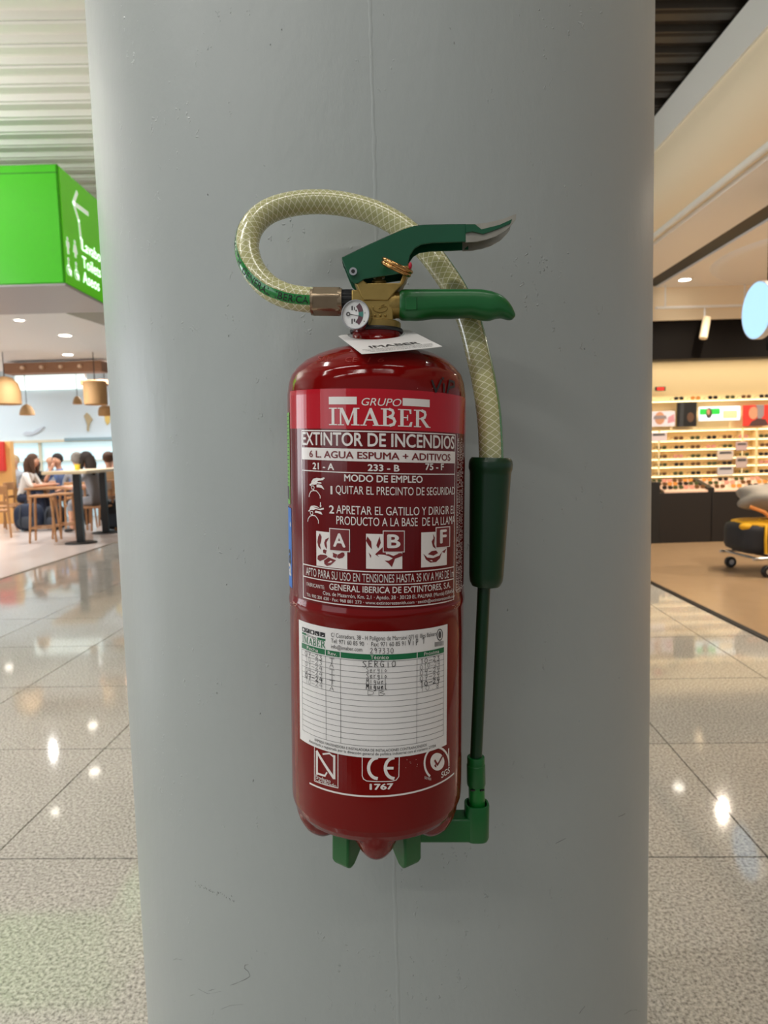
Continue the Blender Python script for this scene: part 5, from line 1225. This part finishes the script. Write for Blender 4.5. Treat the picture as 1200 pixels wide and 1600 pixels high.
# bags on the floor of the dining area
def bag(p, label, lx, ly, h, m_, m2_, rz, group=None, strap=True):
    o = thing('backpack', (p.x, p.y, .004), label, 'bag', rz, group)
    b = MB().sphere((0, 0, h / 2), lx / 2, ly / 2, h / 2, n=24, k=14, fn=lambda d: 1 / max(abs(d.x) ** 3 + abs(d.y) ** 3 + abs(d.z) ** 3, .2) ** (1 / 3) * .97)
    b.build('main_sack', m_, o, smooth=70)
    MB().sphere((0, -ly * .46, h * .33), lx * .36, ly * .12, h * .22, n=18, k=10).build('front_pocket', m2_, o, smooth=70)
    if strap:
        for s_ in (-1, 1): MB().sweep([(s_ * lx * .2, -ly * .3, h * .95), (s_ * lx * .22, -ly * .56, h * .7), (s_ * lx * .24, -ly * .6, h * .3), (s_ * lx * .2, -ly * .4, h * .05)], .014, 8).build('strap', m2_, o, smooth=60)
        MB().sweep([(-.06, 0, h * .97), (-.03, 0, h * 1.06), (.03, 0, h * 1.06), (.06, 0, h * .97)], .01, 8).build('carry_loop', m2_, o, smooth=60)
    return o
navy, chc = cm('navy_nylon', (30, 40, 62)), cm('charcoal_nylon', (58, 64, 74))
bag(seatp(42, 12.1), 'navy backpack on the floor under the woman in white', .50, .32, .50, navy, chc, .3)
bag(seatp(84, 12.2), 'black backpack on the floor right of the navy backpack', .36, .3, .44, blk, chc, -.2)
bag(seatp(178, 11.9), 'black bag on the floor behind the second table post', .5, .35, .55, blk, chc, .2)

# ================================================================== RIGHT: SUNGLASSES SHOP
BY = 9.6
zsh = at(1100, 561, BY).z
wb = MB().box(2.6, 9.5, BY, BY + .2, 0, 3.3).build('wall_shop_back', MT['cream']); struct(wb, 'brightly lit cream back wall of the shop')
hb0, hb1 = at(1100, 560, 9.0), at(1100, 499, 9.0)
hd_ = MB().box(2.6, 9.5, 9.0, 9.25, hb0.z, hb1.z).build('trim_6', MT['band']); struct(hd_, 'black header band above the shelf wall')
lg = MB().box(2.6, 9.5, 8.96, 9.25, at(1100, 499, 8.96).z, 3.30).build('trim_7', MT['cove']); struct(lg, 'cream ledge above the black header band')
dwn = downlight(on_z(1070, 437, 3.24), 3.24, 'bright recessed downlight in the shop ceiling', .07)
for k_, (px, py) in enumerate(((1062, 1387), (1190, 1567))):
    q_ = on_z(px, py, -4.04); downlight(q_, 4.04, ('ceiling downlight mirrored in the floor right of the column', 'ceiling downlight mirrored in the floor at the lower right')[k_], .05)
# track spotlight
sp = at(1101, 500, 8.8)
o = thing('track_spotlight', (sp.x, 8.8, at(1101, 481, 8.8).z), 'white tube spotlight hanging in front of the black band', 'spotlight')
zrel = lambda py: at(1101, py, 8.8).z - o.location.z
MB().box(-.62, .62, -.02, .02, 0, .03).build('track', MT['shopceil'], o); MB().bar((0, 0, 0), (0, 0, zrel(496)), .012).build('stem', MT['white'], o)
for x_ in (-.5, .5): MB().bar((x_, 0, .03), (x_, 0, 3.24 - o.location.z), .008).build('hanger', MT['white'], o)
MB().bar((.03, 0, zrel(496)), (-.04, -.05, zrel(530)), .05, n=18).build('lamp_tube', MT['cove'], o, bevel=.01)
# shelf wall
shelf_y = [683.5, 697.5, 711.5, 724, 738]
xs0, xs1 = at(1000, 690, BY).x, at(1225, 690, BY).x
unit = thing('display_wall', ((xs0 + xs1) / 2, BY, 0.004), 'cream illuminated shelf wall holding rows of sunglasses', 'shelf')
W2 = (xs1 - xs0) / 2
MB().box(-W2, W2, -.03, 0, 0, zsh - .05).build('back_panel', MT['cream'], unit)
SHZ = []
for y_ in [622] + [668] + shelf_y:
    z_ = at(1110, y_ + 2.2, BY - .08).z; SHZ.append(z_); MB().box(-W2, W2, -.17, -.03, z_ - .022, z_ - .006).build('shelf_board', MT['creamshelf'], unit, bevel=.003)
ledm = mat('shelf_led', (255, 230, 170), 0.4, emit=(255, 230, 180), es=4.2)
for z_ in SHZ: MB().box(-W2, W2, -.168, -.160, z_ - .030, z_ - .0225).build('led_strip', ledm, unit)
for px in (1022, 1150, 1172): 
    x_ = at(px, 700, BY).x - unit.location.x; MB().box(x_ - .012, x_ + .012, -.17, -.03, SHZ[-1] - .02, SHZ[1]).build('upright', MT['creamshelf'], unit)
frm = [mat('frame_black', (30, 26, 24), .3), mat('frame_tortoise', (110, 74, 36), .3), mat('frame_olive', (92, 84, 40), .3), mat('frame_gold', (196, 150, 80), .25, metal=.6), mat('frame_rose', (190, 120, 100), .3)]
len_ = [mat('lens_smoke', (38, 34, 32), .1), mat('lens_brown', (96, 66, 40), .1), mat('lens_green', (64, 70, 44), .1), mat('lens_amber', (206, 134, 66), .1), mat('lens_pink', (206, 140, 122), .1)]
protos = {}
def glasses(loc, kind, label, group, rz=0, tilt=0, k=1.0):
    if kind not in protos:
        def lens_pts(s_):
            return [(s_ * .036 + .029 * math.copysign(abs(math.cos(t)) ** .8, math.cos(t)), .027 + .022 * math.copysign(abs(math.sin(t)) ** .8, math.sin(t))) for t in [2 * pi * i / 14 for i in range(14)]]
        L1 = MB().prism(lens_pts(-1), -.002, .001).mesh('lens', len_[kind]); L2 = MB().prism(lens_pts(1), -.002, .001).mesh('lens', len_[kind])
        fb = MB()
        for s_ in (-1, 1): fb.sweep([(x, 0, z) for x, z in lens_pts(s_) + lens_pts(s_)[:1]], .0028, 6, False)
        fb.sweep([(-.010, -.001, .036), (0, -.002, .041), (.010, -.001, .036)], .0028, 6)
        tm = lambda s_: MB().sweep([(s_ * .067, 0, .040), (s_ * .069, .06, .038), (s_ * .066, .11, .030), (s_ * .064, .13, .012)], .0025, 6).mesh('temple', frm[kind])
        protos[kind] = (fb.mesh('frame', frm[kind]), L1, L2, tm(-1), tm(1))
    o = thing('sunglasses', loc, label, 'sunglasses', rz, group); o.rotation_euler = (tilt, 0, rz); o.scale = (k, k, k)
    for nm, me in zip(('frame', 'lens', 'lens', 'temple', 'temple'), protos[kind]): link(nm, me, o)
    return o
colx = [1034, 1059.5, 1085.5, 1110.5, 1136, 1161, 1193]
rown = ['top', 'second', 'third', 'fourth', 'bottom']
for r_, y_ in enumerate(shelf_y):
    for c, px in enumerate(colx):
        if (px == 1136 and r_ in (2, 4)) or (px == 1161 and r_ in (1, 3)): continue
        q_ = at(px + random.uniform(-1, 1), y_, BY - .15)
        glasses((q_.x, BY - .165, SHZ[r_ + 2] - .006), [0, 1, 2, 0, 1, 4, 2][(c + r_ * 2) % 7], f'sunglasses on the {rown[r_]} of five lit shelves, {ordn(c)} from the column', 'sunglasses on the lit shelves')
for c, (px, kd) in enumerate(((1060, 0), (1086, 3), (1113, 0), (1140, 2), (1165, 1), (1193, 0))):
    q_ = at(px, 622, BY - .15); glasses((q_.x, BY - .165, SHZ[0] - .006), kd, f'sunglasses on the high shelf above the posters, {ordn(c)} from the column', 'sunglasses on the high shelf')
# posters and screens on the shelf wall
def panel(px0, px1, py0, py1, m_, name, label, cat, Y=BY - .18, th=.02):
    a, b_ = at(px0, py1, Y), at(px1, py0, Y); w, h = b_.x - a.x, b_.z - a.z
    o = thing(name, ((a.x + b_.x) / 2, Y, a.z), label, cat); MB().box(-w / 2, w / 2, 0, th, 0, h).build('board', m_, o, bevel=.003)
    def sub(pts, m2_, nm, d=.003): MB().prism([((x - .5) * w, z * h) for x, z in pts], -d, 0).build(nm, m2_, o)
    return o, sub
skp = mat('print_skin', (208, 150, 116), .5); prw = mat('print_pale', (232, 226, 236), .5); prg = mat('print_grey', (150, 138, 140), .5)
def oval(cx, cz, rx, rz_, n=16): return [(cx + rx * math.cos(2 * pi * i / n), cz + rz_ * math.sin(2 * pi * i / n)) for i in range(n)]
o, sub = panel(1016, 1055, 642, 667, prw, 'poster', 'pale poster with a sunglasses wearer beside the column', 'poster'); sub(oval(.38, .55, .2, .42), skp, 'printed_face'); sub([(.12, .5), (.66, .5), (.62, .72), (.16, .72)], prg, 'printed_glasses', .006); sub([(.7, .2), (.98, .3), (.95, .8), (.72, .6)], mat('print_pink', (214, 150, 160), .5), 'printed_shape')
o, sub = panel(1058, 1089, 628, 667, MT['black'], 'poster', 'black poster with a dim face left of the screen', 'poster'); sub(oval(.68, .38, .18, .2), mat('print_dim', (96, 66, 46), .5), 'printed_face'); sub([(.1, .0), (.3, 0), (.35, 1), (.15, 1)], mat('print_charcoal', (52, 54, 56), .5), 'printed_band')
o, sub = panel(1092, 1157, 634, 658, mat('screen_white', (224, 240, 250), .3, emit=(214, 236, 250), es=.55), 'display_screen', 'bright screen with green field and white product box', 'screen'); grn = mat('screen_green', (50, 190, 70), .3, emit=(50, 190, 70), es=.45)
sub([(.02, .45), (.5, .45), (.5, .85), (.02, .85)], grn, 'green_field'); sub(oval(.24, .55, .07, .36), mat('screen_hair', (74, 60, 52), .5), 'printed_figure', .006); sub(oval(.22, .62, .04, .2), skp, 'printed_face', .009); sub([(.58, .15), (.92, .15), (.92, .68), (.58, .68)], MT['cream'], 'product_box', .006)
o, sub = panel(1161, 1206, 632, 666, mat('print_red', (226, 62, 52), .4), 'poster', 'red poster with a dark haired model at the right edge', 'poster'); sub(oval(.36, .62, .17, .3), skp, 'printed_face'); sub([(.42, 1), (.72, 1), (.72, .5), (.62, .3), (.5, .35), (.5, .8)], prg, 'printed_hair', .006); sub([(.2, .0), (.9, 0), (.78, .3), (.5, .36), (.3, .22)], mat('print_brown', (84, 56, 52), .5), 'printed_coat', .006)
o, sub = panel(1024, 1040, 604, 611, MT['black'], 'exit_light', 'small red glowing sign above the shelves', 'sign', BY - .1); sub([(.15, .15), (.85, .15), (.85, .85), (.15, .85)], MT['ledred'], 'red_panel')
for k_, (px0, px1, py0, py1, lb) in enumerate(((1121, 1146, 703, 719, 'grey photo card on the third shelf'), (1121, 1146, 728, 743, 'grey photo card on the bottom shelf'), (1150, 1168, 690, 704, 'small mauve card on the second shelf'), (1150, 1168, 714, 731, 'small mauve card on the fourth shelf'), (1017, 1042, 675, 690, 'pale picture card on the top shelf beside the column'))):
    o, sub = panel(px0, px1, py0, py1, mat('card_grey%d' % k_, [(206, 190, 176), (196, 186, 186), (186, 160, 158), (190, 168, 160), (222, 206, 208)][k_], .5), 'photo_card', lb, 'card'); sub([(.1, .62), (.9, .62), (.85, .85), (.15, .85)], MT['inkgrey'], 'printed_glasses')
# display counter with sloping trays
CY = 8.5; cl = at(1030, 862, CY); zt_c = at(1090, 767, CY).z
cnt = thing('display_counter', (cl.x, CY, .004), 'dark brown display counter with sloping trays of sunglasses', 'counter')
cw = at(1220, 800, CY).x - cl.x; brn = mat('dark_brown_laminate', (20, 13, 8), .5); xm = at(1112, 800, CY).x - cl.x
MB().box(-.12, 0, -.01, .75, 0, zt_c + .12).build('end_panel', MT['black'], cnt, bevel=.004)
MB().box(.0, xm - .004, 0, .7, .0, zt_c - .02).build('front_panel', brn, cnt, bevel=.004); MB().box(xm + .004, cw, 0, .7, 0, zt_c - .02).build('front_panel', brn, cnt, bevel=.004)
ty = mat('tray_blush', (226, 190, 166), .5); zb_c = at(1090, 749, CY + .55).z
def tray(x0, x1): MB().add([(x0, 0, zt_c - .02), (x1, 0, zt_c - .02), (x1, .55, zb_c - .02), (x0, .55, zb_c - .02), (x0, 0, zt_c), (x1, 0, zt_c), (x1, .55, zb_c), (x0, .55, zb_c)], [(3, 2, 1, 0), (4, 5, 6, 7), (0, 1, 5, 4), (1, 2, 6, 5), (2, 3, 7, 6), (3, 0, 4, 7)]).build('tray', ty, cnt)
tray(.06, xm - .05); tray(xm + .03, cw)
MB().add([(x, y, z + h_) for x in (xm - .05, xm + .03) for y, z in ((0, zt_c), (.55, zb_c)) for h_ in (-.02, .03)], [(0, 1, 3, 2), (4, 6, 7, 5), (0, 4, 5, 1), (2, 3, 7, 6), (1, 5, 7, 3), (0, 2, 6, 4)]).build('tray_divider', MT['black'], cnt)
slp = math.atan2(zb_c - zt_c, .55)
for side_, (x0, x1, n_c) in enumerate(((.06, xm - .05, 4), (xm + .03, cw, 4))):
    for r_ in range(3):
        for c in range(n_c):
            x_ = cl.x + x0 + (x1 - x0) * (c + .5) / n_c; yy = .07 + .17 * r_
            z_ = zt_c + (zb_c - zt_c) * yy / .55 + .006
            glasses((x_, CY + yy, z_), (c * 2 + r_ + side_) % 5, f"sunglasses in the {('left', 'right')[side_]} counter tray, {('front', 'middle', 'back')[r_]} row, {ordn(c)} from the left", 'sunglasses in the counter trays', 0, slp - .5)
# round blue light box on the shop front
DY = 5.63; dc = at(1184, 485, DY); rD = (at(1184, 440, DY).z - at(1184, 530, DY).z) / 2
o = thing('round_lightbox', (dc.x, DY, dc.z - rD), 'round pale blue glowing light box at the right edge', 'light box')
n_ = 48; 
def ringx(r_, x_): return [(x_, r_ * math.cos(2 * pi * i / n_), rD + r_ * math.sin(2 * pi * i / n_)) for i in range(n_)]
MB().add(ringx(rD * .97, -.012), [tuple(range(n_))]).build('glowing_face', MT['bluedisc'], o)
MB().add(ringx(rD * .97, -.0115) + ringx(rD, -.012) + ringx(rD, .04) + ringx(.02, .04), [(k * n_ + i, k * n_ + (i + 1) % n_, (k + 1) * n_ + (i + 1) % n_, (k + 1) * n_ + i) for k in range(3) for i in range(n_)]).build('rim', MT['white'], o, smooth=40)
MB().box(.04, .12, -.05, .05, rD - .05, rD + .05).build('bracket', MT['black'], o)
zpo = at(1190, 548, DY).z
po = MB().box(0, .25, -.06, .06, 0, 3.25 - zpo).build('hanging_post', MT['band'], None, bevel=.006); pz = at(1197, 500, DY + .1); po.location = (at(1197.5, 480, DY + .06).x, DY, zpo); tag(po, 'dark post hanging from the shop ceiling carrying the blue light box', 'post')

# ---- luggage trolley with bags
tf = on_floor(1163, 897); tro = thing('luggage_trolley', (tf.x + .37, tf.y + .1, .004), 'silver luggage trolley loaded with yellow and black bags', 'trolley', .1)
def tpx(px, py): q_ = at(px, py, tf.y + .1); return q_.x - tro.location.x, q_.z
for sx, sy in ((-.30, -.28), (-.30, .28), (.38, 0)):
    w_ = MB().bar((sx, sy - .02, .055), (sx, sy + .02, .055), .055, n=22).build('wheel', MT['rubber'], tro, bevel=.006); MB().bar((sx, sy - .024, .055), (sx, sy + .024, .055), .026, n=14).build('wheel_hub', MT['chrome'], w_)
for sy in (-.26, .26): MB().sweep([(-.42, sy, .17), (.2, sy, .17), (.42, sy * .5, .17)], .016, 8).build('side_rail', MT['chrome'], tro, smooth=60)
for x_ in (-.38, -.2, 0, .2): MB().bar((x_, -.26, .17), (x_, .26, .17), .012, n=8).build('cross_bar', MT['chrome'], tro)
for sy in (-.24, .24): MB().sweep([(.36, sy * .6, .17), (.42, sy, .6), (.46, sy, .98)], .015, 8).build('upright', MT['chrome'], tro, smooth=60)
MB().bar((.46, -.26, .98), (.46, .26, .98), .018, n=10).build('push_bar', MT['rubber'], tro)
ylw, gry = cm('yellow_nylon', (226, 168, 20)), cm('grey_canvas', (150, 142, 132))
def blob(b, c, rx, ry, rz_, p=3.0, n=28, k=16): return b.sphere(c, rx, ry, rz_, n, k, fn=lambda d: 1 / max((abs(d.x) ** p + abs(d.y) ** p + abs(d.z) ** p), .1) ** (1 / p))
T0 = tro.location
d1 = thing('duffel_bag', (T0.x - .06, T0.y, .195), 'black duffel bag with bright yellow top on the luggage trolley', 'bag')
blob(MB(), (0, 0, .15), .38, .25, .15, 6).build('sack', blk, d1, smooth=70)
b = MB(); blob(b, (.02, 0, .268), .35, .246, .045, 4.5); b.build('yellow_top', ylw, d1, smooth=70)
for x_ in (-.2, 0.0, .2): MB().sweep([(x_, -.262, .02), (x_ - .01, -.268, .14), (x_, -.255, .27), (x_ + .01, -.12, .318)], .014, 8).build('strap', ylw if x_ else chc, d1, smooth=60)
MB().sphere((-.33, -.15, .262), .06, .06, .035, n=12, k=8).build('buckle_flap', ylw, d1, smooth=70)
d2 = thing('travel_bag', (T0.x + .02, T0.y + .02, .55), 'crumpled grey canvas bag with an orange strap on top', 'bag')
b = MB(); rnd = random.Random(3); offs = [(rnd.uniform(4, 9), rnd.uniform(0, 6)) for _ in range(4)]
b.sphere((0, 0, .15), .42, .24, .155, 36, 20, fn=lambda d: 1 + .07 * math.sin(offs[0][0] * d.x + offs[0][1] + 3 * d.z) + .06 * math.sin(offs[1][0] * d.z + 4 * d.y + offs[1][1])); b.build('sack', gry, d2, smooth=80)
MB().sweep([(-.36, -.14, .09), (-.27, -.22, .045), (-.2, -.245, -.03), (-.12, -.25, -.12), (-.1, -.262, -.2)], .017, 8).build('orange_strap', mat('orange_webbing', (226, 140, 66), .6), d2, smooth=60)
MB().sweep([(-.08, -.22, .06), (-.05, -.25, -.02), (-.04, -.255, -.12)], .022, 8).build('pale_strap', mat('cream_webbing', (226, 200, 150), .6), d2, smooth=60)
d3 = thing('shoulder_bag', (T0.x + .28, T0.y + .03, .86), 'black shoulder bag topmost on the trolley load', 'bag')
blob(MB(), (0, 0, .13), .26, .16, .13, 8).build('sack', blk, d3, smooth=70); MB().sweep([(-.18, -.05, .25), (-.1, -.05, .32), (.05, -.05, .33), (.16, -.05, .25)], .012, 8).build('handle', mat('lime_trim', (150, 190, 60), .5), d3, smooth=60)
